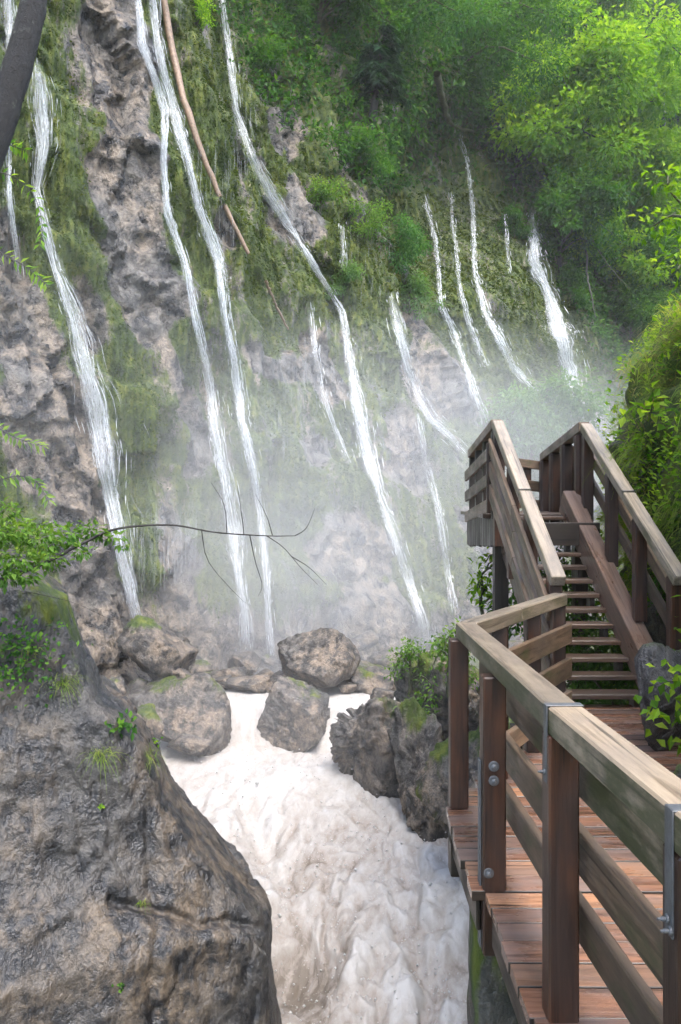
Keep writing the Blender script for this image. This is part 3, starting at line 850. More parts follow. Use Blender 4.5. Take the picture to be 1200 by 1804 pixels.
# the bedding plane that runs across the face and the upright cleft beside it
od += -.07 * np.exp(-((tilt + 2.93 + .16 * noise(OP * 1.3) + .05 * noise(OP * 6)) / .035) ** 2) * (OP[:, 0] > -2.3)
od += .10 * sstep(-2.85, -3.05, tilt) * sstep(-2.6, -2.2, OP[:, 0])
od += -.04 * np.exp(-((OP[:, 0] + 2.12 + .14 * OP[:, 2] * .6 + .16 * noise(OP * 1.1) + .05 * noise(OP * 5)) / .045) ** 2) * sstep(-1.0, -1.8, OP[:, 2])
edge = sstep(0, .1, (np.arange(len(OP)) % OU) / OU)
uo = (np.arange(len(OP)) % OU) / OU
od *= 1 - .6 * np.exp(-((uo - .62) / .07) ** 2)
OP2 = OP + on * od[:, None]
omoss = np.clip(-.1 + .3 * noise(OP * .9) + .5 * sstep(-.9, .5, OP[:, 2]) + .2 * noise(OP * 3), 0, .62)
outcrop = link('rock_outcrop', mesh_np('rock_outcrop', OP2, grid_faces(OU, OV), {'moss': omoss}), M['outcrop'])
tag(outcrop, 'massive dark brown rock outcrop filling the lower left corner', 'rock')

# ------------------------------------------------------------------ boardwalk
DECK = .0
walk = empty('boardwalk', (1.6, 4.0, -.2))
tag(walk, 'wet reddish plank boardwalk in the lower right corner', 'boardwalk')
rng = random.Random(5)
y = .6
new_rows = {7, 16, 20, 22, 29, 36}
i = 0
while y < 7.78:
    wd = rng.choice((.14, .16, .17, .18, .2))
    ym = y + wd / 2
    if ym < 4.12: xl = .70
    elif ym < 5.32: xl = .645
    else: xl = max(.645, .66 + (ym - 5.32) * .60)
    if ym > 7.2: xl = 1.75
    xl += rng.uniform(-.012, .012)
    xr_ = 2.75 + rng.uniform(0, .05)
    dz = rng.uniform(-.003, .003)
    beam('plank', (xl, ym, -.025 + dz), (xr_, ym + rng.uniform(-.004, .004) - .02, -.025 + dz), wd - rng.uniform(.005, .010), .05, M['plank_new' if i in new_rows else 'plank'], walk, bev=.003, side=M['darkwood'])
    y += wd
    i += 1
beam('edge_beam', (.76, .6, -.14), (.76, 4.05, -.14), .08, .16, M['darkwood'], walk)
beam('edge_beam', (.71, 4.2, -.14), (.71, 5.3, -.14), .08, .16, M['darkwood'], walk)
beam('cross_beam', (.66, 5.16, -.25), (2.7, 5.16, -.25), .14, .2, M['darkwood'], walk)
beam('cross_beam', (.80, 2.6, -.30), (2.7, 2.6, -.30), .14, .16, M['darkwood'], walk)
beam('cross_beam', (1.5, 7.5, -.17), (2.8, 7.5, -.17), .14, .2, M['darkwood'], walk)

# pier below the deck
pv, pf = rock_arrays((1, 1, 1), 77, planes=4, sub=2)
PU, PV_ = 90, 110
pu, pv = np.meshgrid(np.linspace(0, 1, PU), np.linspace(0, 1, PV_))
pu, pv = pu.ravel(), pv.ravel()
ppx = np.interp(pu, [0, .45, .5, .55, .7, 1], [2.3, .76, .715, .71, .74, 1.4]); ppy = np.interp(pu, [0, .45, .5, .55, .7, 1], [4.5, 4.5, 4.52, 4.58, 4.9, 5.1])
PP = np.stack([ppx - .05 * (1 - pv), ppy, -6.5 + 6.3 * pv], 1)
PP[:, 0] -= .03 * fbm(PP * 4, 3); PP[:, 1] -= .03 * fbm(PP * 4 + 7, 3)
pm = np.clip(.25 + .5 * noise(PP * 1.6) + .5 * sstep(.55, .5, pu) * 0 + .55 * np.exp(-((pu - .52) / .06) ** 2) * sstep(.5, .85, pv), 0, 1)
pier = link('bridge_pier', mesh_np('bridge_pier', PP, grid_faces(PU, PV_), {'moss': pm}), M['concrete'])
tag(pier, 'dark mossy pier holding up the boardwalk above the torrent', 'pier')


def bolt(p, ndir, parent, r=.022):
    ndir = Vector(ndir).normalized()
    ref = Vector((0, 0, 1)); a = ndir.cross(ref).normalized(); b = ndir.cross(a)
    bm = bmesh.new()
    rings = [(r, 0), (r, .004), (r * .9, .006), (r * .5, .006), (r * .5, .016), (r * .3, .02), (r * .3, .026)]
    prev = None
    for rad, h in rings:
        ring = [bm.verts.new((a * math.cos(t) + b * math.sin(t)) * rad + ndir * h) for t in [k * math.pi / 6 for k in range(12)]]
        if prev:
            for k in range(12): bm.faces.new((prev[k], prev[(k + 1) % 12], ring[(k + 1) % 12], ring[k]))
        prev = ring
    bm.faces.new(prev)
    bmesh.ops.recalc_face_normals(bm, faces=bm.faces)
    me = bpy.data.meshes.new('bolt'); bm.to_mesh(me); bm.free(); me.materials.append(M['steel'])
    o = link('bolt', me, None, parent)
    pm = parent.matrix_basis.copy()
    if parent.parent is not None: pm = Matrix.Translation(parent.parent.location) @ pm
    o.matrix_basis = pm.inverted() @ Matrix.Translation(Vector(p))
    return o


def lerp(a, b, t): return Vector(a) + (Vector(b) - Vector(a)) * t


# near railing along the water side
nr = empty('railing', (.78, 3.0, 0))
tag(nr, 'near handrail with mossy top and three boards along the water', 'railing', 'boardwalk railings')
def nx(Y): return float(np.interp(Y, [.9, 2.08, 3.04, 5.25], [.935, .878, .829, .782]))                 # centre line of the rail
beam('top_rail', (nx(5.32), 5.32, 1.095), (nx(3.15), 3.15, 1.095), .125, .10, M['railgreen'], nr, bev=.008)
beam('top_rail', (nx(3.145) + .002, 3.145, 1.092), (nx(.9), .9, 1.092), .13, .105, M['railgreen'], nr, bev=.008)
near_posts = {}
for Yp, zb, px_ in ((5.3, .0, 0), (4.2, -.32, 0), (3.15, -.6, 0), (2.1, -.6, 0)):
    dx = {5.3: -.04, 4.2: -.045, 3.15: -.005, 2.1: .0}[Yp]
    near_posts[Yp] = beam('post', (nx(Yp) - .008 + dx, Yp, zb), (nx(Yp) - .008 + dx, Yp, 1.042), .112, .112, M['post'], nr, up=(0, 1, 0), bev=.008)
for zt, hgt_ in ((.94, .155), (.655, .165), (.385, .15)):
    beam('rail_board', (nx(5.2) + .085, 5.2, zt - hgt_ / 2), (nx(3.45) + .088, 3.45, zt - hgt_ / 2 + .004), .045, hgt_, M['board'], nr)
    beam('rail_board', (nx(3.44) + .087, 3.44, zt - hgt_ / 2), (nx(.9) + .10, .9, zt - hgt_ / 2 - .01), .045, hgt_, M['railgreen' if zt > .9 else 'board'], nr)
# steel: joint band over the rail at the third post, strap on the fourth, plate behind the second
b = nx(3.15)
beam('steel_band', (b - .067, 3.15, 1.148), (b + .067, 3.15, 1.148), .045, .004, M['steel'], nr, bev=.001)
strap = beam('steel_band', (b - .068, 3.15, 1.15), (b - .068, 3.15, .86), .045, .005, M['steel'], nr, up=(1, 0, 0), bev=.001)
bolt((b - .071, 3.15, .90), (-1, 0, 0), strap, .012)
b = nx(2.1)
beam('steel_band', (b - .067, 2.1, 1.143), (b + .08, 2.1, 1.143), .05, .004, M['steel'], nr, bev=.001)
strap = beam('steel_band', (b - .066, 2.1, 1.145), (b - .066, 2.1, .83), .05, .005, M['steel'], nr, up=(1, 0, 0), bev=.001)
bolt((b - .07, 2.1, .87), (-1, 0, 0), strap, .012); bolt((b - .07, 2.08, .85), (-1, 0, 0), strap, .012)
b = nx(4.2) - .053
beam('steel_plate', (b - .061, 4.23, -.3), (b - .061, 4.23, .62), .06, .008, M['steel'], nr, up=(1, 0, 0), bev=.001)
for zz in (.61, .54): bolt((b - .005, 4.144, zz), (0, -1, 0), near_posts[4.2], .026)
bolt((b - .03, 4.144, .09), (0, -1, 0), near_posts[4.2], .026)

# second railing, turning away from the corner to the stair foot
sr = empty('railing', (1.3, 6.2, 0))
tag(sr, 'short handrail slanting from the corner post to the stair foot', 'railing', 'boardwalk railings')
a0, a1 = Vector((.80, 5.33, 0)), Vector((1.83, 7.05, 0))
beam('top_rail', lerp(a0, a1, 0) + Vector((0, 0, 1.095)), lerp(a0, a1, .42) + Vector((0, 0, 1.095)), .12, .10, M['rail'], sr, bev=.008)
beam('top_rail', lerp(a0, a1, .423) + Vector((0, 0, 1.094)), lerp(a0, a1, .985) + Vector((0, 0, 1.094)), .118, .098, M['rail'], sr, bev=.008)
for t in (.30, .66, .985):
    p = lerp(a0, a1, t) + Vector((-.02, .012, 0))
    beam('post', (p.x, p.y, 0), (p.x, p.y, 1.043 if t < .9 else 1.08), .11, .11, M['post'], sr, up=(0, 1, 0), bev=.008)
for zt, hgt_ in ((.90, .16), (.62, .155), (.35, .15)):
    off = Vector((.065, -.04, zt - hgt_ / 2))
    beam('rail_board', lerp(a0, a1, .03) + off, lerp(a0, a1, .985) + off, .042, hgt_, M['board'], sr)

# ------------------------------------------------------------------ stairs
SY0, RISE, RUN, NT = 7.72, .132, .197, 13
SLOPE = RISE / RUN
DRIFT = -.05
st = empty('staircase', (2.4, SY0, 0))
tag(st, 'open tread timber staircase rising to the upper landing', 'staircase')
for k in range(1, NT + 1):
    yy = SY0 + k * RUN - .02
    xo = DRIFT * k * RUN
    beam('tread', (2.02 + xo, yy, RISE * k - .022), (2.80 + xo, yy, RISE * k - .022), .235, .044, M['stair'], st, bev=.005)
y1 = SY0 + (NT + .4) * RUN
def stringer(x, wdt, hgt_, mat, lift=.0):
    beam('stringer', (x, SY0 - .10, -.13 + lift), (x + DRIFT * (y1 - SY0), y1, -.13 + lift + SLOPE * (y1 - SY0 + .10)), wdt, hgt_, mat, st, bev=.008)
stringer(2.01, .10, .26, M['stair'], .10)
stringer(2.905, .19, .30, M['stringer'], .20)
for k in range(1, NT, 2):                                     # brackets that carry the tread ends
    yy = SY0 + k * RUN; xo = DRIFT * k * RUN
    beam('tread_bearer', (2.74 + xo, yy, RISE * k - .16), (2.74 + xo, yy, RISE * k - .047), .05, .14, M['darkwood'], st, up=(0, 1, 0))

LZ = RISE * NT + .03                                            # landing height
land = empty('landing', (2.4, 11.5, LZ))
tag(land, 'upper landing platform with dark upright fascia boards behind the stairs', 'landing')
yy = y1 - .05
while yy < 13.2:
    wl = .17
    xl = 1.72 + (yy - 10.2) * .055; xr2 = 2.95 + (yy - 10.2) * .22
    beam('plank', (xl, yy + wl / 2, LZ - .025), (xr2, yy + wl / 2, LZ - .025), wl - .01, .05, M['stair'], land, bev=.005)
    yy += wl
nb = at(868, 963, 9.75); fb = at(822, 961, 12.4)
k = 0
while k < 13:
    t0 = k / 13
    p = lerp(nb, fb, t0 + .035)
    beam('fascia_board', (p.x + .02, p.y, p.z + rng.uniform(-.01, .01)), (p.x + .02, p.y, LZ - .055), .03, .195, M['darkwood'], land, up=(fb - nb), bev=.004)
    k += 1
beam('edge_beam', (nb.x + .02, nb.y - .04, LZ - .22), (2.95, nb.y - .02, LZ - .22), .10, .26, M['darkwood'], land)
beam('support_post', (1.86, 9.9, -3), (1.86, 9.9, LZ - .06), .16, .16, M['darkwood'], land, up=(0, 1, 0))
beam('support_post', (2.95, 10.5, -3), (2.95, 10.5, LZ - .06), .16, .16, M['darkwood'], land, up=(0, 1, 0))

# stair railings
def stair_rail(label, bot, top, posts, post_len, board_offs, side, extra=None, posts_down=0):
    o = empty('stair_railing', (bot.x, bot.y, 0))
    tag(o, label, 'railing', 'stair railings')
    d = top - bot
    mid = lerp(bot, top, .47)
    beam('top_rail', bot, mid, .125, .10, M['rail'], o, bev=.008)
    beam('top_rail', mid + d.normalized() * .006, top, .125, .10, M['rail'], o, bev=.008)
    beam('steel_band', mid + Vector((-.067, 0, .058)), mid + Vector((.067, 0, .058)), .045, .004, M['steel'], o, bev=.001)
    for t, ln in posts:
        p = lerp(bot, top, t)
        beam('post', (p.x, p.y, p.z - .05 - ln), (p.x, p.y, p.z - .045), .115, .115, M['post'], o, up=(0, 1, 0), bev=.008)
    for dz, hgt_ in board_offs:
        q0 = bot + Vector((side * .085, 0, -dz)); q1 = top + Vector((side * .085, 0, -dz))
        beam('rail_board', q0 - d * .02, lerp(q0, q1, .52), .042, hgt_, M['board'], o)
        beam('rail_board', lerp(q0, q1, .5205), q1 + d * .01, .042, hgt_, M['board'], o)
    return o


lb, lt = at(972, 1024, 7.1) + Vector((.055, 0, -.0)), at(872, 747, 9.75) + Vector((.03, 0, 0))
stair_rail('left stair handrail with three sloping outer boards', lb, lt, [(.05, 1.1), (.38, 1.15), (.68, 1.15), (.97, 1.3)], 1, [(.24, .14), (.50, .14), (.76, .14)], -1)
rb, rt = at(1188, 1024, 7.35) + Vector((.06, 0, 0)), at(1027, 752, 10.1) + Vector((.03, 0, 0))
stair_rail('right stair handrail standing against the grassy bank', rb, rt, [(.05, 1.1), (.36, 1.0), (.66, 1.0), (.97, 1.15)], 1, [(.38, .13), (.68, .13)], 1)

# landing railings
lr = empty('landing_railing', (1.8, 11, LZ))
tag(lr, 'landing handrail with three boards at the left of the stair top', 'railing', 'landing railings')
l0, l1 = lt + Vector((-.01, .02, 0)), at(831, 800, 12.4)
beam('top_rail', l0, l1, .12, .11, M['board'], lr)
for t in (.06, .38, .7, .985):
    p = lerp(l0, l1, t)
    beam('post', (p.x + .02, p.y, LZ - .3), (p.x + .02, p.y, p.z - .055), .11, .11, M['darkwood'], lr, up=(0, 1, 0))
for dz, hgt_ in ((.32, .15), (.62, .15), (.92, .15)):
    q0, q1 = l0 + Vector((-.065, .0, -dz)), l1 + Vector((-.065, .12, -dz))
    beam('rail_board', q0, q1, .04, hgt_, M['board'], lr)
p = l0 + Vector((-.10, -.03, 0))
beam('corner_strip', (p.x, p.y, p.z - 1.02), (p.x, p.y, p.z - .22), .035, .05, M['post'], lr, up=(0, 1, 0))

rr_ = empty('landing_railing', (3.2, 11.5, LZ))
tag(rr_, 'landing handrail with closely set upright posts at the right of the stair top', 'railing', 'landing railings')
r0, r1 = rt + Vector((-.01, .02, 0)), at(958, 806, 13.3)
beam('top_rail', r0, r1, .13, .12, M['board'], rr_)
for t in (.05, .36, .66, .96):
    p = lerp(r0, r1, t)
    beam('post', (p.x, p.y, LZ - .2), (p.x, p.y, p.z - .06), .16, .16, M['post'], rr_, up=(0, 1, 0), bev=.03)
for dz in (.35, .65):
    beam('rail_board', r0 + Vector((.1, 0, -dz)), r1 + Vector((.1, 0, -dz)), .04, .13, M['board'], rr_)

fr = empty('landing_railing', (2.8, 13.3, LZ))
tag(fr, 'far handrail of flat boards closing the back of the landing', 'railing', 'landing railings')
f0, f1 = at(845, 806, 12.9), at(962, 822, 13.4)
beam('top_rail', f0, f1, .12, .13, M['board'], fr)
for dz in (.33, .62): beam('rail_board', f0 - Vector((0, 0, dz)), f1 - Vector((0, 0, dz)), .04, .16, M['board'], fr)
for t in (.3, .72):
    p = lerp(f0, f1, t); beam('post', (p.x, p.y + .08, LZ - .2), (p.x, p.y + .08, p.z - .06), .12, .12, M['post'], fr, up=(0, 1, 0))


# ------------------------------------------------------------------ waterfalls
def cast_path(path, step=3.0):
    pts = []
    P = np.array(path, float)
    ln = np.concatenate([[0], np.cumsum(np.hypot(np.diff(P[:, 0]), np.diff(P[:, 1])))])
    ts = np.arange(0, ln[-1], step)
    for t in ts:
        x, y_, w_ = (np.interp(t, ln, P[:, k]) for k in range(3))
        h = hit(x, y_)
        if h: pts.append((*h[0], w_, x, y_))
    A = np.array(pts)
    pad = np.pad(A[:, 1], 14, mode='edge')
    dep = np.array([pad[i:i + 29].min() for i in range(len(A))])     # hang free of every bulge
    k = np.hanning(41); k /= k.sum()
    dep = np.minimum(np.convolve(np.pad(dep, 20, mode='edge'), k, 'valid'), A[:, 1])
    k = np.hanning(13); k /= k.sum()
    dep = np.convolve(np.pad(dep, 6, mode='edge'), k, 'valid') - .04
    for i in range(len(A)):
        A[i, :3] = at(A[i, 4], A[i, 5], dep[i])
    A[:, 3] = A[:, 3] / F * dep
    return A


for fi, (label, path, dens) in enumerate(FALLS):
    A = cast_path(path, 2.0)
    n = len(A)
    L = np.concatenate([[0], np.cumsum(np.linalg.norm(np.diff(A[:, :3], axis=0), axis=1))])
    dep = A[:, 1].mean()
    wpx = dep / 851.0                                   # about one picture pixel at that distance
    tng = np.gradient(A[:, :3], axis=0)
    kk = np.ones(15) / 15
    tng = np.stack([np.convolve(np.pad(tng[:, k], 7, mode='edge'), kk, 'valid') for k in range(3)], 1)
    tng /= np.linalg.norm(tng, axis=1)[:, None]
    side = np.cross(tng, np.array([0, -1.0, 0])); side /= np.linalg.norm(side, axis=1)[:, None]
    out = np.array([.62, -.75, .1])
    V, Fc, AL = [], [], []
    nb_ = 0
    A[:, 3] *= np.clip(.85 + .75 * fbm(np.stack([L * .45, L * 0 + fi * 7.3, L * 0], 1), 3), .35, 1.6)      # pinched and fanned out by the ledges
    ends = np.clip(np.minimum(np.arange(n) / 34 + (.9 if path[0][1] < 0 else 0), (n - 1 - np.arange(n)) / 26 + .1), 0, 1)
    # sheets of broken white water: ragged lanes that split and rejoin on the way down
    for layer in range(3):
        nc = int(np.clip(3.8 * A[:, 3].max() / wpx * .9, 11, 44))
        u = np.linspace(-1.9, 1.9, nc)
        UU, II = np.meshgrid(u, np.arange(n))
        lat = UU * A[:, 3][:, None]
        fl_ = np.stack([(lat + .12 * np.sin(L * 1.3 + fi + layer)[:, None]) * (.17 / wpx), np.broadcast_to((L * .16)[:, None], lat.shape), np.full(lat.shape, 7.1 * layer + 3.3 * fi)], 2).reshape(-1, 3)
        lanes = fbm(fl_, 3, gain=.6).reshape(lat.shape)
        gr = fbm(fl_ * (2.6, 8, 1) + 11, 3, gain=.75).reshape(lat.shape)
        wander = .35 * np.interp(L, L, fbm(np.stack([L * .35, L * 0 + fi * 5.1, L * 0 + layer * 3.0], 1), 3))[:, None]
        prof = np.exp(-((UU - wander) / .62) ** 2)
        al = prof * (.55 + .28 * min(dens, 1.5)) + (.35 + .65 * prof) * (1.3 * lanes + .85 * gr) - .14
        al = np.clip(sstep(.12, .95, al) + .12 * prof, 0, 1) * np.clip(1.5 * prof + .05, 0, 1) * ends[:, None]
        al[:, 0] = 0; al[:, -1] = 0
        lift = .05 + .07 * layer + .05 * np.clip(lanes, 0, 1)
        Vq = A[:, None, :3] + side[:, None, :] * lat[:, :, None] + out * lift[:, :, None]
        V.append(Vq.reshape(-1, 3)); AL.append(al.ravel() * .44); Fc.append(grid_faces(nc, n) + nb_)
        nb_ += nc * n
    # rivulets that wander, split and fade inside the fall
    nr_ = int(np.clip(2 + 2.0 * dens * A[:, 3].max() / wpx * .34, 3, 22))
    Lr = np.arange(0, L[-1], .05)
    pos = np.stack([np.interp(Lr, L, A[:, k]) for k in range(4)], 1); sdr = np.stack([np.interp(Lr, L, side[:, k]) for k in range(3)], 1)
    m_ = len(Lr)
    for q in range(nr_):
        z0 = np.full(m_, q * 9.7 + fi * 31.0)
        slow = fbm(np.stack([Lr * .22, z0, z0 * 0], 1), 2); mid_ = fbm(np.stack([Lr * .9, z0, z0 * 0 + 5], 1), 3)
        astray = q >= nr_ - 1                                # a side trickle that leaves the main stream
        u_ = np.clip((RNG.uniform(-.7, .7) + 1.1 * slow + .28 * mid_), -1.35, 1.35) + (RNG.choice((-1, 1)) * (1.2 + 2.0 * np.abs(slow)) if astray else 0)
        lat = u_ * pos[:, 3] + .02 * fbm(np.stack([Lr * 4, z0, z0 * 0 + 2], 1), 2)
        wv_ = fbm(np.stack([Lr * 1.6, z0, z0 * 0 + 11], 1), 4, gain=.65)
        hw = wpx * np.clip(.34 + 1.1 * wv_ + .25 * np.clip(1 - np.abs(u_), 0, 1), .05, 1.3) * (.7 + .4 * min(dens, 1.4))
        al = np.clip(.55 + 1.2 * fbm(np.stack([Lr * .45, z0, z0 * 0 + 21], 1), 3) + .5 * wv_ - (.12 if astray else .35) * np.abs(u_), 0, 1) * np.interp(Lr, L, ends) * (.5 if astray else 1)
        C = pos[:, :3] + sdr * lat[:, None] + out * (.14 + .14 * RNG.random() + .05 * wv_[:, None])
        g_ = .5 + .5 * RNG.random(m_)
        Vq = np.stack([C - sdr * (hw * 1.25)[:, None], C, C + sdr * (hw * 1.25)[:, None]], 1).reshape(-1, 3)
        V.append(Vq); AL.append(np.stack([al * .15, al * (.55 + .45 * g_) * 1.15, al * .15], 1).ravel()); Fc.append(grid_faces(3, m_) + nb_)
        nb_ += 3 * m_
    # loose strands and thrown drops
    cnt = int(np.clip(260 * dens * (L[-1] / 14), 20, 420))
    pw = A[:, 3] / A[:, 3].sum()
    SV, SA, SF = [], [], []
    for q in range(cnt):
        c0 = RNG.choice(n, p=pw)
        ln = min(RNG.gamma(1.6, .16) + .05, L[-1] * .5)
        ts = np.linspace(max(0, L[c0] - ln * .5), min(L[-1], L[c0] + ln * .5), 4)
        pos = np.stack([np.interp(ts, L, A[:, k]) for k in range(4)], 1)
        sd_ = np.stack([np.interp(ts, L, side[:, k]) for k in range(3)], 1)
        u = RNG.normal(0, .6)
        lat = u * pos[:, 3] + RNG.normal(0, .02)
        C = pos[:, :3] + sd_ * lat[:, None] + out * (.12 + RNG.random() * .22)
        hw = wpx * RNG.uniform(.18, .5) * np.array([.1, 1, .8, .1])
        al = RNG.uniform(.35, 1.0)
        b0 = nb_ + len(SV)
        for j in range(4):
            SV.append(C[j] - sd_[j] * hw[j]); SV.append(C[j] + sd_[j] * hw[j]); SA += [al, al]
        for j in range(3):
            a_ = b0 + 2 * j; SF.append((a_, a_ + 1, a_ + 3, a_ + 2))
    V.append(np.array(SV)); AL.append(np.array(SA)); Fc.append(np.array(SF))
    wf = link('waterfall', mesh_np('waterfall', np.concatenate(V), np.concatenate(Fc), {'alpha': np.concatenate(AL)}), M['fall'])
    tag(wf, label, 'waterfall', 'waterfalls on the gorge wall')

# fine drips off the moss ledges
V, Fc, AL = [], [], []
for (x0, x1, y0, y1_, cnt) in ((560, 660, 560, 700, 90), (470, 560, 590, 690, 70), (400, 520, 700, 780, 70), (205, 330, 900, 980, 110), (640, 720, 720, 800, 50), (330, 400, 250, 420, 50), (250, 330, 860, 940, 40), (860, 920, 480, 600, 40), (600, 700, 400, 520, 40), (400, 440, 120, 300, 40)):
    for q in range(cnt):
        h = hit(RNG.uniform(x0, x1), RNG.uniform(y0, y1_))
        if not h: continue
        p = np.array(h[0]) + np.array((.3, -.35, 0)); ln = RNG.uniform(.15, .8); hw = .006 + .006 * RNG.random()
        b0 = len(V)
        for f in (0, .5, 1):
            V += [p + (-hw, 0, -ln * f), p + (hw, 0, -ln * f)]; AL += [.2, .2]
        Fc += [(b0, b0 + 1, b0 + 3, b0 + 2), (b0 + 2, b0 + 3, b0 + 5, b0 + 4)]
tag(link('dripping_water', mesh_np('dripping_water', np.array(V), np.array(Fc), {'alpha': np.array(AL)}), M['fall']), 'fine drips hanging from the moss ledges', 'water', kind='stuff')

# ------------------------------------------------------------------ moss hanging on the gorge wall
tri = CF
cen = CP[tri].mean(1)
fn = np.cross(CP[tri[:, 1]] - CP[tri[:, 0]], CP[tri[:, 3]] - CP[tri[:, 0]])
farea = np.linalg.norm(fn, axis=1); fn /= farea[:, None] + 1e-12
fn *= np.where(fn[:, 1] > 0, -1, 1)[:, None]
CUX, CUY = topx(cen)
inview = (CUX > -60) & (CUX < 1260) & (CUY > -80) & (CUY < 1240) & (cen[:, 1] > 0)
fm = moss[tri].mean(1)
# overgrown upper part: leaves instead of moss
vt = np.where(CUY < 340, np.interp(CUY, [-100, 0, 100, 200, 300, 340], [360, 375, 415, 480, 570, 660]), np.interp(CUY, [340, 420, 500, 620, 700, 800, 900], [880, 985, 1010, 1050, 1075, 1100, 1110]))
vegn = fbm(cen * .5, 3) * 45
veg = sstep(-25, 25, CUX + vegn - vt)
mossw = np.where(inview, farea * np.clip(fm - .42, 0, 1) * 2.2 * (1 - .85 * veg), 0) * np.clip(26 / cen[:, 1], .3, 1.4)
dfc = dfall[tri[:, 0]]
mossw *= .35 + .65 * sstep(-4, 6, dfc)
n = 130000
k = RNG.choice(len(cen), n, p=mossw / mossw.sum())
P = cen[k] + (RNG.random((n, 3)) - .5) * .09 + fn[k] * .02
A = fn[k] * RNG.uniform(.3, 1.3, (n, 1)) + np.stack([RNG.normal(.06, .45, n), RNG.normal(-.04, .45, n), -RNG.uniform(.2, 1, n)], 1)
sc_ = np.clip(P[:, 1] / 24, .7, 1.8)
tn = np.clip(.38 + .7 * fbm(P * (1.2, 1.2, .35), 3) + RNG.normal(0, .14, n), 0, 1)
me = leaf_mesh('moss', P, A, fn[k] + rdir(n) * .5, RNG.uniform(.04, .12, n) * sc_, RNG.uniform(.03, .065, n) * sc_, tn)
tag(link('moss', me, M['moss']), 'hanging green moss on the wet gorge wall', 'moss', kind='stuff')

# ------------------------------------------------------------------ leafy undergrowth clinging to the upper wall
clump = fbm(cen * .62 + 5, 3)
vw = np.where(inview, farea * veg, 0) * np.clip(40 / cen[:, 1], .45, 1.3) * sstep(-.45, .15, clump)
hollow = np.hypot((CUX - 800) / 110, (CUY - 330) / 130)
vw *= .12 + .88 * sstep(.55, 1.2, hollow)
n = 85000
k = RNG.choice(len(cen), n, p=vw / vw.sum())
puffy = np.clip(clump[k] + .25, 0, 1)
P = cen[k] + fn[k] * (RNG.random((n, 1)) ** .6 * (.15 + 1.7 * puffy[:, None])) + (RNG.random((n, 3)) - .5) * .35
A = fn[k] * .6 + np.array([0, 0, -.35]) + rdir(n) * .8
sc_ = np.clip(P[:, 1] / 32, .75, 2.2)
tn = np.clip(.35 + .35 * clump[k] + RNG.normal(0, .2, n), 0, 1)
me = leaf_mesh('undergrowth', P, A, np.array([.1, -.35, 1.0]) + rdir(n) * .6, RNG.uniform(.14, .32, n) * sc_, RNG.uniform(.08, .18, n) * sc_, tn)
tag(link('undergrowth', me, M['leaf_under']), 'dense leafy undergrowth covering the upper slope', 'undergrowth', kind='stuff')


# ------------------------------------------------------------------ trees and shrubs
def crown_leaves(centres, radii, n, size, seed, flat=.6, droop=.3):
    rng = np.random.default_rng(seed)
    centres = np.array([tuple(c) for c in centres], float); radii = np.array(radii, float)
    k = rng.choice(len(centres), n, p=radii ** 2 / (radii ** 2).sum())
    d = rdir(n, rng)
    r = rng.random(n) ** .45
    P = centres[k] + d * (r * radii[k])[:, None] * (1, 1, flat)
    P += .12 * radii[k][:, None] * rng.normal(size=(n, 3))
    A = d + rdir(n, rng) * .7 + np.array([0, 0, -droop])
    N = np.array([0, 0, 1.0]) + rdir(n, rng) * .55
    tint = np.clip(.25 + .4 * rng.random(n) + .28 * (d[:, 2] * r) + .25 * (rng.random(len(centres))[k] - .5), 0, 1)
    s = size * rng.uniform(.7, 1.35, n)
    return P, A, N, s, s * rng.uniform(.45, .62, n), tint


def tree(name, label, foot, height, lean, spread, seed, leaf='leaf', bark='bark', n=9000, size=.17, trunk_r=.16, branches=11, cat='tree', group=None, start=.3, flat=.6, clump_r=.34, arch=.25, cat_part='crown'):
    rng = np.random.default_rng(seed)
    foot = Vector(foot)
    o = empty(name, foot)
    tag(o, label, cat, group)
    tip = Vector((lean[0], lean[1], 1)).normalized() * height
    mid = Vector((lean[0] * .15, lean[1] * .15, .55)) * height
    sp = spline([(0, 0, -.4), (0.02 * height, 0, .2 * height), mid, tip], 14)
    sp[1:-1] += rng.normal(0, .012 * height, (12, 3))
    lines = [([Vector(p) for p in sp], [trunk_r * (1 - .8 * i / 13) for i in range(14)])]
    cen_, rad_ = [], []
    for b in range(branches):
        t = start + (1 - start) * (b + .5) / branches
        p0 = Vector(sp[min(13, int(t * 13))])
        an = rng.uniform(0, 2 * math.pi)
        ln = spread * rng.uniform(.6, 1.1) * (1.15 - .55 * t)
        dr = Vector((math.cos(an), math.sin(an), 0))
        dr = (dr + Vector((lean[0], lean[1], 0)) * .9)
        p1 = p0 + dr * ln * .5 + Vector((0, 0, ln * rng.uniform(.25, .5)))
        p2 = p0 + dr * ln + Vector((0, 0, ln * rng.uniform(-.1, .4) - arch * ln))
        bs = spline([p0, p1, p2], 7)
        br = trunk_r * (.42 - .2 * t)
        lines.append(([Vector(q) for q in bs], [br * (1 - .8 * i / 6) + .006 for i in range(7)]))
        for tw in range(2):
            q0 = Vector(bs[3 + tw]); q1 = q0 + Vector(rng.normal(0, 1, 3)).normalized() * ln * .45
            lines.append(([q0, lerp(q0, q1, .5) + Vector((0, 0, .05 * ln)), q1], [br * .35, br * .25, .006]))
            cen_.append(q1); rad_.append(clump_r * spread * rng.uniform(.5, .9))
        for f in (4, 6):
            cen_.append(Vector(bs[f])); rad_.append(clump_r * spread * rng.uniform(.6, 1.1))
    tubes('trunk', lines, M[bark], o, n=6)
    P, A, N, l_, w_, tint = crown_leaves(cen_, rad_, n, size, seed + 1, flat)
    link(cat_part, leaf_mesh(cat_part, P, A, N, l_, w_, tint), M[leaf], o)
    return o


def on_wall(px, py):
    h = hit(px, py)
    return h[0]


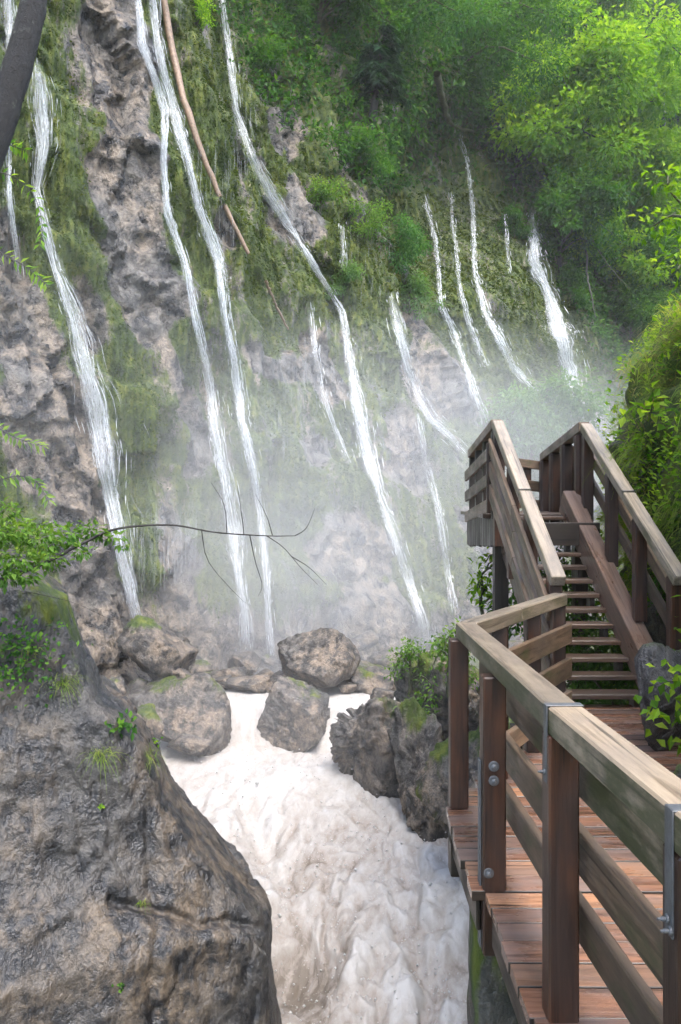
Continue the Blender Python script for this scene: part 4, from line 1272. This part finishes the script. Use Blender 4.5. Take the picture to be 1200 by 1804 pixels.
TG = 'trees leaning out from the upper slope'
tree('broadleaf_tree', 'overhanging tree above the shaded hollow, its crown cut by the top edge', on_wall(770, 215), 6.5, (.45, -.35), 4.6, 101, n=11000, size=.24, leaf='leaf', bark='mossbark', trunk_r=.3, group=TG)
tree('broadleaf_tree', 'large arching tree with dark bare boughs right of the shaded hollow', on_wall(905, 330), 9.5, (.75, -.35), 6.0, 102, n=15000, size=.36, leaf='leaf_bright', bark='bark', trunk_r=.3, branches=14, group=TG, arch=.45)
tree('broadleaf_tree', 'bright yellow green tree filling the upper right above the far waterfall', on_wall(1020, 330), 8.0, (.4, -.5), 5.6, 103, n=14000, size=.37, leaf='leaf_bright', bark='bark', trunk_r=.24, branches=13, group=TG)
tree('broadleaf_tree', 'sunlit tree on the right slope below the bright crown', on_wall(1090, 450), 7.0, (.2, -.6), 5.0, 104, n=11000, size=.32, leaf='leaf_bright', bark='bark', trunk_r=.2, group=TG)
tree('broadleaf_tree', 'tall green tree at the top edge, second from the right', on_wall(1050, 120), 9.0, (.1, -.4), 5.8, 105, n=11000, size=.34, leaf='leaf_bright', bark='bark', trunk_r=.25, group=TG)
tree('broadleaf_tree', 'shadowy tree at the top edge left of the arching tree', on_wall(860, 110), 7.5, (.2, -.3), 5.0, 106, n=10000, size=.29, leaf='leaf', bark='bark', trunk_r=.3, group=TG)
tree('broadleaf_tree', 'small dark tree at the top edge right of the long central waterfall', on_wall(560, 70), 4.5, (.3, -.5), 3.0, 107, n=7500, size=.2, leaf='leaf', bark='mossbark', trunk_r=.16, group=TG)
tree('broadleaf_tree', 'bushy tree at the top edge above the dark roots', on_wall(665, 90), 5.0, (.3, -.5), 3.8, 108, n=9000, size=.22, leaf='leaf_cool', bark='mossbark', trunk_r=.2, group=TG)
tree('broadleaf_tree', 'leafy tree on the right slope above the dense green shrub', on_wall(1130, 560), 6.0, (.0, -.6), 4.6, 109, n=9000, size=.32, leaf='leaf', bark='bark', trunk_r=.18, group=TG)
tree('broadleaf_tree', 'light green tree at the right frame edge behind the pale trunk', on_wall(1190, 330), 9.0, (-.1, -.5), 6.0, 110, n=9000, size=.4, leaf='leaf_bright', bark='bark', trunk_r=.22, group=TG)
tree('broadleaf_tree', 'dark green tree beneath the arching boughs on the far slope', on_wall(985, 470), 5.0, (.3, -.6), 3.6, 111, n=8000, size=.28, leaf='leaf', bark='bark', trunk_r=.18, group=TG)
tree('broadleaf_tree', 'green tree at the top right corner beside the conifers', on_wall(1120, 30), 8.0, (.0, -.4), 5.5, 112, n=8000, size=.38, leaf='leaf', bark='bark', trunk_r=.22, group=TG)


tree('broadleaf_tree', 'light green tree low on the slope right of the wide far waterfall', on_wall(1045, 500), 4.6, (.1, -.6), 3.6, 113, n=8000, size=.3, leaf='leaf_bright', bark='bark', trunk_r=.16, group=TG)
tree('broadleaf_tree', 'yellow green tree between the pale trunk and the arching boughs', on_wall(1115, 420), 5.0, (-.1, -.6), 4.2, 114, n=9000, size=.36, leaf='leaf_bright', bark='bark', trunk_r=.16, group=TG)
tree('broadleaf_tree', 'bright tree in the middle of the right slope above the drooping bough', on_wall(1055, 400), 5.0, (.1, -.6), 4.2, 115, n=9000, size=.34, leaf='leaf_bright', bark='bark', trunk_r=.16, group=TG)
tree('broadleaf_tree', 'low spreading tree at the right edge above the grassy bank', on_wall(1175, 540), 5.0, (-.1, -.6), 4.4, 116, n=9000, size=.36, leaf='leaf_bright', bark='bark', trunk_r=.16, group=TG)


def conifer(label, foot, height, spread, seed, pale=True, lean=.02):
    rng = np.random.default_rng(seed)
    foot = Vector(foot)
    o = empty('conifer_tree', foot); tag(o, label, 'conifer', 'conifers on the far slope')
    sp = [Vector((lean * height * f, 0, height * f - .5)) for f in np.linspace(0, 1, 12)]
    tubes('trunk', [(sp, [.24 * (1 - .85 * i / 11) for i in range(12)])], M['palebark' if pale else 'bark'], o)
    P, A, N, l_, w_, tn = [], [], [], [], [], []
    lines = []
    for b in range(46):
        f = rng.uniform(.22, 1)
        z = height * f; ln = spread * (1.08 - f) * rng.uniform(.7, 1.1) + .2
        an = rng.uniform(0, 2 * math.pi)
        d = Vector((math.cos(an), math.sin(an), -.22))
        q0 = Vector((lean * z, 0, z)); q1 = q0 + d * ln
        lines.append(([q0, lerp(q0, q1, .5) + Vector((0, 0, .06 * ln)), q1], [.03, .02, .006]))
        m = 120
        t = rng.random(m) ** .7
        base_ = np.array(q0)[None] + np.array(d)[None] * ln * t[:, None]
        P.append(base_ + rng.normal(0, .05, (m, 3)))
        sdv = np.cross(np.array(d), (0, 0, 1.0))
        A.append(np.array(d)[None] * .6 + sdv * rng.choice((-1, 1), m)[:, None] * .8 + np.array([0, 0, -.5]) + rng.normal(0, .25, (m, 3)))
        N.append(np.array([0, 0, 1.0]) + rng.normal(0, .4, (m, 3)))
        l_.append(rng.uniform(.22, .5, m)); w_.append(rng.uniform(.06, .13, m)); tn.append(rng.random(m))
    tubes('branches', lines, M['bark'], o, n=4)
    link('crown', leaf_mesh('crown', np.concatenate(P), np.concatenate(A), np.concatenate(N), np.concatenate(l_), np.concatenate(w_), np.concatenate(tn)), M['needle'], o)
    return o


conifer('conifer with pale trunk near the right frame edge, upper part', on_wall(1166, 450), 16, 2.2, 201)
conifer('dark conifer behind the pale trunk at the top right corner', on_wall(1215, 330), 14, 3.0, 202, pale=False)
conifer('small dark conifer among the shadowy leaves left of the hollow', on_wall(650, 230), 4.5, 1.6, 203, pale=False, lean=.15)


def shrub(label, p, w_, h_, seed, leaf='leaf', n=3500, size=.14, group='shrubs on the gorge wall', name='shrub', lean=(.2, -.4)):
    return tree(name, label, p, h_, lean, w_ * .5, seed, leaf=leaf, bark='mossbark', n=n, size=size, trunk_r=.035 * max(1, h_), branches=8, cat='shrub', group=group, start=.15, clump_r=.5, cat_part='foliage')


shrub('bright green bush on the cliff above the small spout', on_wall(565, 375), 1.7, 1.1, 301, 'leaf_shrub', n=1500, size=.11)
shrub('round bright bush right of the small spout', on_wall(640, 420), 1.9, 1.2, 302, 'leaf_shrub', n=1800, size=.11)
shrub('pale leafy bush below the small spout', on_wall(605, 520), 1.3, 1.1, 303, 'leaf_pale', n=1800, size=.1)
shrub('hazy shrub on the wall left of the shaded hollow', on_wall(700, 470), 2.2, 1.6, 304, 'leaf_cool', n=3200, size=.12)
shrub('misty shrub right of the spreading waterfall', on_wall(720, 545), 1.8, 1.2, 305, 'leaf_pale', n=2200, size=.12)
shrub('leafy shrub at the wall edge below the bushy tree', on_wall(640, 300), 2.0, 1.3, 306, 'leaf', n=2600, size=.12)
shrub('green sprig cluster beside the upper part of the long central waterfall', on_wall(455, 130), 1.6, 1.0, 307, 'leaf', n=2400, size=.1)
shrub('leafy fringe right of the top of the long central waterfall', on_wall(500, 60), 2.0, 1.4, 308, 'leaf', n=3000, size=.11)
shrub('small light leaved plant on the mossy face at the top edge right of the log', on_wall(345, 40), 1.0, .6, 309, 'leaf_bright', n=1500, size=.08)
shrub('wide pale shrub behind the stair top, under the far waterfall', at(935, 800, 36), 5.2, 2.6, 310, 'leaf_pale', n=9000, size=.2)
shrub('dense dark green shrub on the slope right of the far waterfall', on_wall(1110, 590), 5.0, 2.4, 311, 'leaf', n=8000, size=.22)
shrub('misty green shrub low on the slope above the right stair handrail', on_wall(1120, 690), 4.6, 2.2, 312, 'leaf_cool', n=7000, size=.22)
shrub('leafy clump on the shoulder left of the wide far waterfall', on_wall(905, 420), 2.2, 1.5, 313, 'leaf', n=2800, size=.15)
shrub('leafy clump hanging right of the wide far waterfall', on_wall(1000, 520), 2.6, 1.6, 314, 'leaf', n=3200, size=.16)
SG = 'ferns and shrubs under the stairs'
shrub('low green shrub seen between the lower stair treads', (2.35, 9.4, -.5), 1.6, 1.1, 320, 'leaf', n=3000, size=.075, group=SG)
shrub('green shrub seen between the upper stair treads', (2.5, 11.4, -.2), 1.8, 1.5, 321, 'leaf', n=3000, size=.08, group=SG)
shrub('leafy plant on the bank behind the right stair handrail', (3.5, 8.9, .5), 1.0, .9, 322, 'leaf', n=1800, size=.06, group=SG)
shrub('pale ferny plant on the crag left of the corner post', at(735, 1290, 15.3), .9, .7, 323, 'leaf_shrub', n=360, size=.09, group='plants on the right bank crags')
shrub('grassy bush behind the corner post of the handrail', at(790, 1190, 15.5), 1.1, 1.0, 324, 'leaf_shrub', n=520, size=.09, group='plants on the right bank crags')
shrub('leggy sapling with light leaves above the slanting handrail', at(845, 1085, 12), .9, 1.0, 325, 'leaf_bright', n=260, size=.10, group='plants on the right bank crags')
shrub('weedy green tuft on top of the overgrown crag', at(722, 1185, 16.5), 1.1, .5, 326, 'leaf_shrub', n=600, size=.07, group='plants on the right bank crags')


# mossy roots and limbs over the hollow
def limb(name, label, pts, radii, mat, cat, group=None, n=24, wob=.03, seed=1, nside=8):
    rng = np.random.default_rng(seed)
    sp = spline(pts, n)
    sp[1:-1] += rng.normal(0, wob, (n - 2, 3))
    rr = np.interp(np.linspace(0, 1, n), np.linspace(0, 1, len(radii)), radii) * (1 + rng.normal(0, .05, n))
    base_ = Vector(sp[0])
    o = tubes(name, [([Vector(p) - base_ for p in sp], rr)], M[mat], None, nside)
    o.location = base_
    return tag(o, label, cat, group)


def wallpts(lst, off):
    """points in front of the gorge wall; off is one distance or (first, last)"""
    r = []
    for i_, (x, y_) in enumerate(lst):
        h = hit(x, y_)
        f = i_ / max(1, len(lst) - 1)
        r.append(at(x, y_, h[0].y - (off if not isinstance(off, tuple) else off[0] + (off[1] - off[0]) * f)))
    return r


limb('fallen_log', 'long bare fallen log leaning against the mossy wall', wallpts([(285, -40), (302, 80), (335, 210), (385, 340), (438, 447)], .55), [.10, .11, .10, .085, .06], 'log', 'log', wob=.012, seed=2)
limb('fallen_log', 'short thin broken log below the long fallen one', wallpts([(468, 495), (485, 535), (508, 580)], .45), [.05, .045, .03], 'log', 'log', wob=.008, seed=3)
RG = 'mossy roots over the hollow'
limb('mossy_root', 'mossy curved root at the lip of the shaded hollow', wallpts([(770, 130), (785, 200), (800, 222), (835, 232)], 1.6), [.2, .16, .12, .07], 'mossbark', 'root', RG, seed=4)
limb('mossy_root', 'mossy upright root left of the shaded hollow', wallpts([(665, 110), (672, 190), (668, 230), (690, 250)], .9), [.14, .13, .1, .05], 'mossbark', 'root', RG, seed=5)
limb('mossy_root', 'thick mossy stump root in the upper part of the hollow', wallpts([(710, 160), (722, 210), (745, 260)], 1.0), [.26, .2, .1], 'mossbark', 'root', RG, seed=6)
BG = 'bare boughs on the far slope'
limb('bare_bough', 'dark bough arching right under the bright crown', wallpts([(870, 190), (910, 120), (980, 50), (1050, 70), (1090, 120)], (1.0, 11.0)), [0.084, 0.066, 0.048, 0.03, 0.012], 'bark', 'branch', BG, seed=7)
limb('bare_bough', 'second bough arching over the far slope', wallpts([(880, 260), (950, 180), (1040, 200), (1090, 280)], (1.0, 11.0)), [0.072, 0.054, 0.036, 0.012], 'bark', 'branch', BG, seed=8)
limb('bare_bough', 'mossy bough drooping right of the far waterfall', wallpts([(1000, 300), (1020, 370), (1060, 450), (1110, 510)], (1.0, 11.0)), [0.06, 0.054, 0.036, 0.012], 'mossbark', 'branch', BG, seed=9)
limb('bare_bough', 'dead limb lying across the slope right of the far waterfall', wallpts([(900, 240), (960, 290), (1030, 330), (1060, 332)], (1.0, 11.0)), [0.072, 0.06, 0.036, 0.012], 'mossbark', 'branch', BG, seed=10)
limb('bare_bough', 'dark root hanging beside the wide far waterfall', wallpts([(995, 395), (1030, 430), (1035, 490), (1050, 560)], (1.0, 11.0)), [0.084, 0.072, 0.048, 0.018], 'bark', 'branch', BG, seed=11)

# near trunk in the upper left corner
limb('leaning_trunk', 'dark lichen spotted trunk leaning across the upper left corner', [at(-430, 1020, 7.8), at(-260, 760, 8.0), at(-90, 430, 8.1), at(0, 215, 8.2), at(38, 90, 8.3), at(62, -10, 8.4), at(75, -160, 8.6)], [.22, .18, .165, .15, .135, .12, .1], 'lichenbark', 'tree trunk', None, n=30, wob=.002, seed=12, nside=14)

# shrub reaching in from the left with its bare branch
ls = empty('overhanging_shrub', at(-60, 1040, 8.2))
tag(ls, 'light green leafy shrub reaching in from the left edge with a long bare branch', 'shrub')
b0 = ls.location
def rel(l): return [Vector(p) - b0 for p in l]
branch = spline(rel([at(-60, 1040, 8.2), at(60, 1000, 8.4), at(140, 960, 8.6), at(205, 932, 8.8), at(300, 925, 9), at(380, 938, 9.1), at(470, 944, 9.2), at(520, 944, 9.2)]), 40)
lines = [([Vector(p) for p in branch], np.interp(np.linspace(0, 1, 40), [0, .4, 1], [.022, .014, .004]))]
for tw in ([(355, 932), (365, 985), (400, 1030), (432, 1062)], [(440, 942), (450, 990), (462, 1030), (455, 1050)], [(470, 944), (500, 965), (530, 1000), (560, 1030)], [(520, 944), (540, 930), (555, 895)], [(480, 943), (470, 910), (450, 870)], [(430, 942), (425, 900), (418, 855)], [(513, 980), (545, 1000), (575, 1030)], [(400, 940), (395, 890), (372, 850)], [(-60, 1020), (60, 1045), (130, 1062), (192, 1090)], [(-40, 1020), (20, 960), (70, 930), (110, 915)], [(-40, 1000), (0, 940), (30, 905)], [(60, 1000), (90, 960), (150, 930), (200, 950)]):
    sp = spline(rel([at(x, y_, 9.0) for x, y_ in tw]), 9)
    lines.append(([Vector(p) for p in sp], np.linspace(.006, .0015, 9)))
tubes('branch', lines, M['bark'], ls, n=6)
cl = rel([at(x, y_, Yq) for x, y_, Yq in ((20, 935, 8.4), (70, 950, 8.6), (120, 945, 8.7), (160, 935, 8.8), (200, 945, 8.8), (30, 985, 8.3), (85, 985, 8.5), (0, 1010, 8.2), (140, 970, 8.6), (-20, 940, 8.2), (215, 960, 8.8), (10, 900, 8.4), (45, 1015, 8.3))])
P, A, N, l_, w_, tint = crown_leaves(cl, [.24, .25, .2, .16, .12, .22, .18, .22, .13, .26, .07, .14, .13], 1500, .068, 401, flat=.55)
link('foliage', leaf_mesh('foliage', P, A, N, l_, w_, tint), M['leaf_shrub'], ls)

# pinnate sprigs hanging in at the left edge
for q, (lab, pts) in enumerate((
        ('feathery green sprig at the left edge beneath the leaning trunk', [(-30, 250), (15, 255), (45, 265)]),
        ('feathery sprig drooping at the left edge above the bare grey rock', [(-30, 300), (20, 310), (60, 345), (75, 400), (70, 430)]),
        ('lowest of the feathery sprigs above the leafy shrub', [(-30, 860), (20, 840), (60, 845), (85, 880)]),
        ('feathery sprig at the left edge beside the pale rock ledge', [(-30, 735), (25, 770), (75, 785)]),
        ('faint feathery sprig at the left edge in the middle of the mossy wall', [(-30, 430), (20, 455), (60, 480), (80, 500)]))):
    sp = spline([*wallpts(pts[:1], 0), *wallpts(pts[1:], 1.3)], 30)
    o = empty('sprig', Vector(sp[0])); tag(o, lab, 'sprig', 'sprigs at the left edge')
    sp = sp - sp[0]
    tubes('stem', [([Vector(p) for p in sp], np.linspace(.014, .005, 30))], M['bark'], o, n=5)
    rng2 = np.random.default_rng(500 + q)
    P = []; A = []
    tg = np.gradient(sp, axis=0); tg /= np.linalg.norm(tg, axis=1)[:, None]
    for j in range(4, 30):
        for s_ in (-1, 1):
            for r_ in ((0,) if j % 2 else ()):
                sd_ = np.cross(tg[j], (0, -1, 0)) * s_
                st_ = sp[j] + sd_ * .05 * r_
                P.append(st_); A.append(sd_ + tg[j] * .5 + rng2.normal(0, .25, 3) + (0, 0, -.3))
    P, A = np.array(P), np.array(A)
    link('foliage', leaf_mesh('foliage', P, A, np.array([.1, -.6, .9]) + rng2.normal(0, .4, P.shape), rng2.uniform(.16, .27, len(P)), rng2.uniform(.06, .09, len(P)), None, rng2), M['leaf_bright'], o)


# ------------------------------------------------------------------ grass and small plants
def blades(P, D, L, wdt, rng, segs=3):
    """curved grass blades: start point, outward direction, length"""
    n = len(P)
    V = np.empty((n, (segs + 1) * 2, 3))
    S_ = np.cross(D, np.array([0, 0, 1.0])); S_ /= np.linalg.norm(S_, axis=1)[:, None] + 1e-9
    for j in range(segs + 1):
        f = j / segs
        c = P + D * (L * f)[:, None] + np.array([0, 0, -1.0]) * (L * .75 * f * f)[:, None]
        hw = (wdt * (1 - .92 * f))[:, None]
        V[:, 2 * j] = c - S_ * hw; V[:, 2 * j + 1] = c + S_ * hw
    q = np.array([(2 * j, 2 * j + 1, 2 * j + 3, 2 * j + 2) for j in range(segs)])
    Fc = (q[None] + (np.arange(n) * (segs + 1) * 2)[:, None, None]).reshape(-1, 4)
    return V.reshape(-1, 3), Fc, (segs + 1) * 2


bc = bP
bUX, bUY = topx(bc)
bn = np.array([-.85, -.35, .4])
wgt = ((bP[:, 1] > 4.0) & (bP[:, 2] < 6) & (bP[:, 2] > -.3)) * np.clip(.25 + noise(bP * .9), 0, 1) * sstep(.1, 1.6, bP[:, 2] + .6 * noise(bP * 1.2))
for nm, mat, cnt, lab in (('grass', 'grass', 24000, 'long bright grass hanging over the right bank'), ('dry_grass', 'straw', 3500, 'dry straw coloured grass hanging under the green tufts')):
    kc = RNG.choice(len(bP), 420, p=wgt / wgt.sum())
    tf = RNG.integers(0, 420, cnt)
    P = bP[kc][tf] + bn * RNG.uniform(0, .22, 420)[tf][:, None] + RNG.normal(0, .075, (cnt, 3))
    D = bn + (rdir(420) * .5)[tf] + rdir(cnt) * .45; D /= np.linalg.norm(D, axis=1)[:, None]
    V, Fc, per = blades(P, D, RNG.uniform(.2, .6, 420)[tf] * RNG.uniform(.5, 1, cnt), RNG.uniform(.003, .007, cnt), RNG, 4)
    tn = np.clip(RNG.uniform(.15, .9, 420)[tf] + RNG.normal(0, .15, cnt), 0, 1)
    tag(link(nm, mesh_np(nm, V, Fc, {'tint': np.repeat(tn, per)}), M[mat]), lab, 'grass', kind='stuff')
# broad leaves among the grass
cnt = 9000
wl = ((bP[:, 1] > 4.0) & (bP[:, 2] > -.4)) * np.clip(noise(bP * 1.1 + 12) + .15, 0, 1)
cnt = 16000
k = RNG.choice(len(bP), cnt, p=wl / wl.sum())
P = bP[k] + bn * (RNG.uniform(.02, .25, (cnt, 1)) + .35 * np.clip(noise(bP[k] * 1.7 + 3), 0, 1)[:, None]) + RNG.normal(0, .06, (cnt, 3))
tag(link('bank_foliage', leaf_mesh('bank_foliage', P, bn + rdir(cnt) * .8, np.array([-.3, -.4, 1]) + rdir(cnt) * .5, RNG.uniform(.05, .11, cnt), RNG.uniform(.03, .06, cnt)), M['leaf_bright']), 'small leafy weeds among the bank grass', 'weeds', kind='stuff')


def tuft(label, p, n, ln, seed, mat='grass', spread=.06, up=.6, group='grass tufts on the left outcrop', wd=.003):
    rng = np.random.default_rng(seed)
    P = rng.normal(0, spread, (n, 3)) * (1, 1, .5)
    D = rdir(n, rng) * .7 + np.array([.15, -.3, up]); D /= np.linalg.norm(D, axis=1)[:, None]
    V, Fc, per = blades(P, D, rng.uniform(.5, 1, n) * ln, np.full(n, wd) * rng.uniform(.6, 1.3, n), rng, 4)
    o = link('grass_tuft', mesh_np('grass_tuft', V, Fc, {'tint': np.repeat(rng.random(n), per)}), M[mat])
    o.location = p
    return tag(o, label, 'grass tuft', group)


OBV = BVHTree.FromPolygons([tuple(v) for v in OP2], [tuple(int(i) for i in f) for f in grid_faces(OU, OV)])


def on_outcrop(px, py, off=.02):
    d = Vector(((px - CX) / F, 1, -(py - HY) / F)).normalized()
    loc, n_, i_, _ = OBV.ray_cast(CAM, d)
    if loc is None: return at(px, py, 9.2)
    return loc - d * off


tuft('large drooping grass tuft on the outcrop face', on_outcrop(178, 1330), 110, .34, 601)
tuft('grass tuft on the outcrop edge against the white water', on_outcrop(262, 1330), 70, .26, 602)
tuft('long grass tuft on the outcrop shoulder below the leafy shrub', on_outcrop(112, 1200), 130, .3, 603)
tuft('tiny grass sprout in the crack across the outcrop', on_outcrop(250, 1590), 25, .13, 604, spread=.02)
tuft('thin grass at the outcrop top beside the mossy patch', on_outcrop(60, 1150), 60, .25, 605)


def herb(label, p, n, spread, size, seed, leaf='leaf_bright', group='small plants on the left outcrop'):
    rng = np.random.default_rng(seed)
    o = empty('small_plant', p); tag(o, label, 'plant', group)
    P = rng.normal(0, spread, (n, 3)) * (1, .7, .6) + (0, -.05, .03)
    tubes('stem', [([Vector((0, 0.05, -.03)), Vector(q) * .5, Vector(q)], [.003, .002, .0015]) for q in P[:10]], M['bark'], o, n=4)
    link('foliage', leaf_mesh('foliage', P, rdir(n, rng) + (0, -.3, 0), np.array([0, -.6, .8]) + rng.normal(0, .3, (n, 3)), size * rng.uniform(.7, 1.3, n), size * rng.uniform(.5, .8, n), None, rng), M[leaf], o)
    return o


herb('broad leaved plant with bright leaves at the top of the outcrop edge', on_outcrop(215, 1283), 46, .075, .085, 701, 'leaf')
herb('weeds on the upper outcrop beneath the leafy shrub', on_outcrop(40, 1130), 260, .22, .06, 702, 'leaf')
herb('weeds on the dark rock shoulder at the left frame edge', on_outcrop(15, 1180), 260, .25, .06, 703, 'leaf')
herb('pair of round leaves on the outcrop face', on_outcrop(181, 1425), 5, .02, .05, 704)
herb('tiny sprout low on the outcrop', on_outcrop(217, 1737), 14, .03, .04, 705, 'leaf')
herb('light leaves at the outcrop corner above the grass tuft', on_outcrop(275, 1312), 14, .05, .055, 706)
herb('glossy fern leaves in front of the dark deck boulder', at(1195, 1275, 5.9), 60, .14, .09, 707, 'leaf_bright', 'plants at the deck edge')
herb('drooping yellow green leaves over the dark deck boulder', at(1198, 1195, 5.8), 60, .12, .08, 708, 'leaf_bright', 'plants at the deck edge')
herb('large pale leaves poking from the grassy bank', at(1150, 722, 9.0), 30, .13, .13, 709, 'leaf_bright', 'plants at the deck edge')
shrub('sunlit branch of leaves hanging in at the right edge above the bank', at(1225, 470, 8.5), 1.0, .9, 330, 'leaf_bright', n=420, size=.085, group='leaves at the right edge', lean=(-.5, -.2))
shrub('yellow green leaves high at the right edge', (4.7, 8.6, 4.7), 1.6, 1.0, 331, 'leaf_bright', n=330, size=.085, group='leaves at the right edge', lean=(-1.3, -.2))


# ------------------------------------------------------------------ air: even haze in the gorge and spray clouds at the falls
def volume_material(name, dens, col=(1, 1, 1), aniso=.0):
    m = bpy.data.materials.new(name); m.use_nodes = True
    N, Lk = m.node_tree.nodes, m.node_tree.links
    N.remove(N['Principled BSDF'])
    v = N.new('ShaderNodeVolumePrincipled')
    v.inputs['Color'].default_value = (*col, 1); v.inputs['Density'].default_value = dens; v.inputs['Anisotropy'].default_value = aniso
    Lk.new(v.outputs[0], N['Material Output'].inputs['Volume'])

    return m


bm = bmesh.new(); bmesh.ops.create_cube(bm, size=1)
for v in bm.verts: v.co = Vector((v.co.x * 900, v.co.y * 900 + 15, -10 + (v.co.z + .5) * 82))
me = bpy.data.meshes.new('haze'); bm.to_mesh(me); bm.free()
tag(link('haze', me, volume_material('haze_air', .0005)), 'thin even haze in the gorge air', 'haze', kind='stuff')

MIST = (
    ('spray mist drifting in front of the middle of the cliff', at(600, 920, 21.2), (6.6, 1.3, 4.9), .15, 6),
    ('spray mist at the foot of the left waterfalls', at(400, 1080, 20.4), (5.6, 1.0, 2.8), .12, 4),
    ('spray mist hanging in front of the far waterfalls', at(880, 780, 30), (7.6, 2.6, 4.0), .055, 6),
    ('spray mist around the far waterfall foot', at(1030, 790, 38), (4.4, 2.0, 3.4), .06, 5),
    ('thin spray mist across the left part of the cliff', at(150, 760, 16.0), (4.5, 1.2, 4.2), .025, 4),
    ('spray mist over the lower pool', at(480, 1290, 15.5), (3.6, 1.6, 1.3), .035, 3))
for lab, c, r, dens, nest in MIST:
    for k in range(nest):
        f = 1.2 * (1 - .75 * k / nest)
        bm = bmesh.new(); bmesh.ops.create_icosphere(bm, subdivisions=4, radius=1)
        for v in bm.verts:
            q = v.co.copy()
            v.co = Vector((q.x * r[0], q.y * r[1], q.z * r[2])) * f
        me = bpy.data.meshes.new('spray_mist'); bm.to_mesh(me); bm.free()
        o = link('spray_mist', me, volume_material('spray_air', dens / nest)); o.location = c
        tag(o, lab, 'mist', kind='stuff')
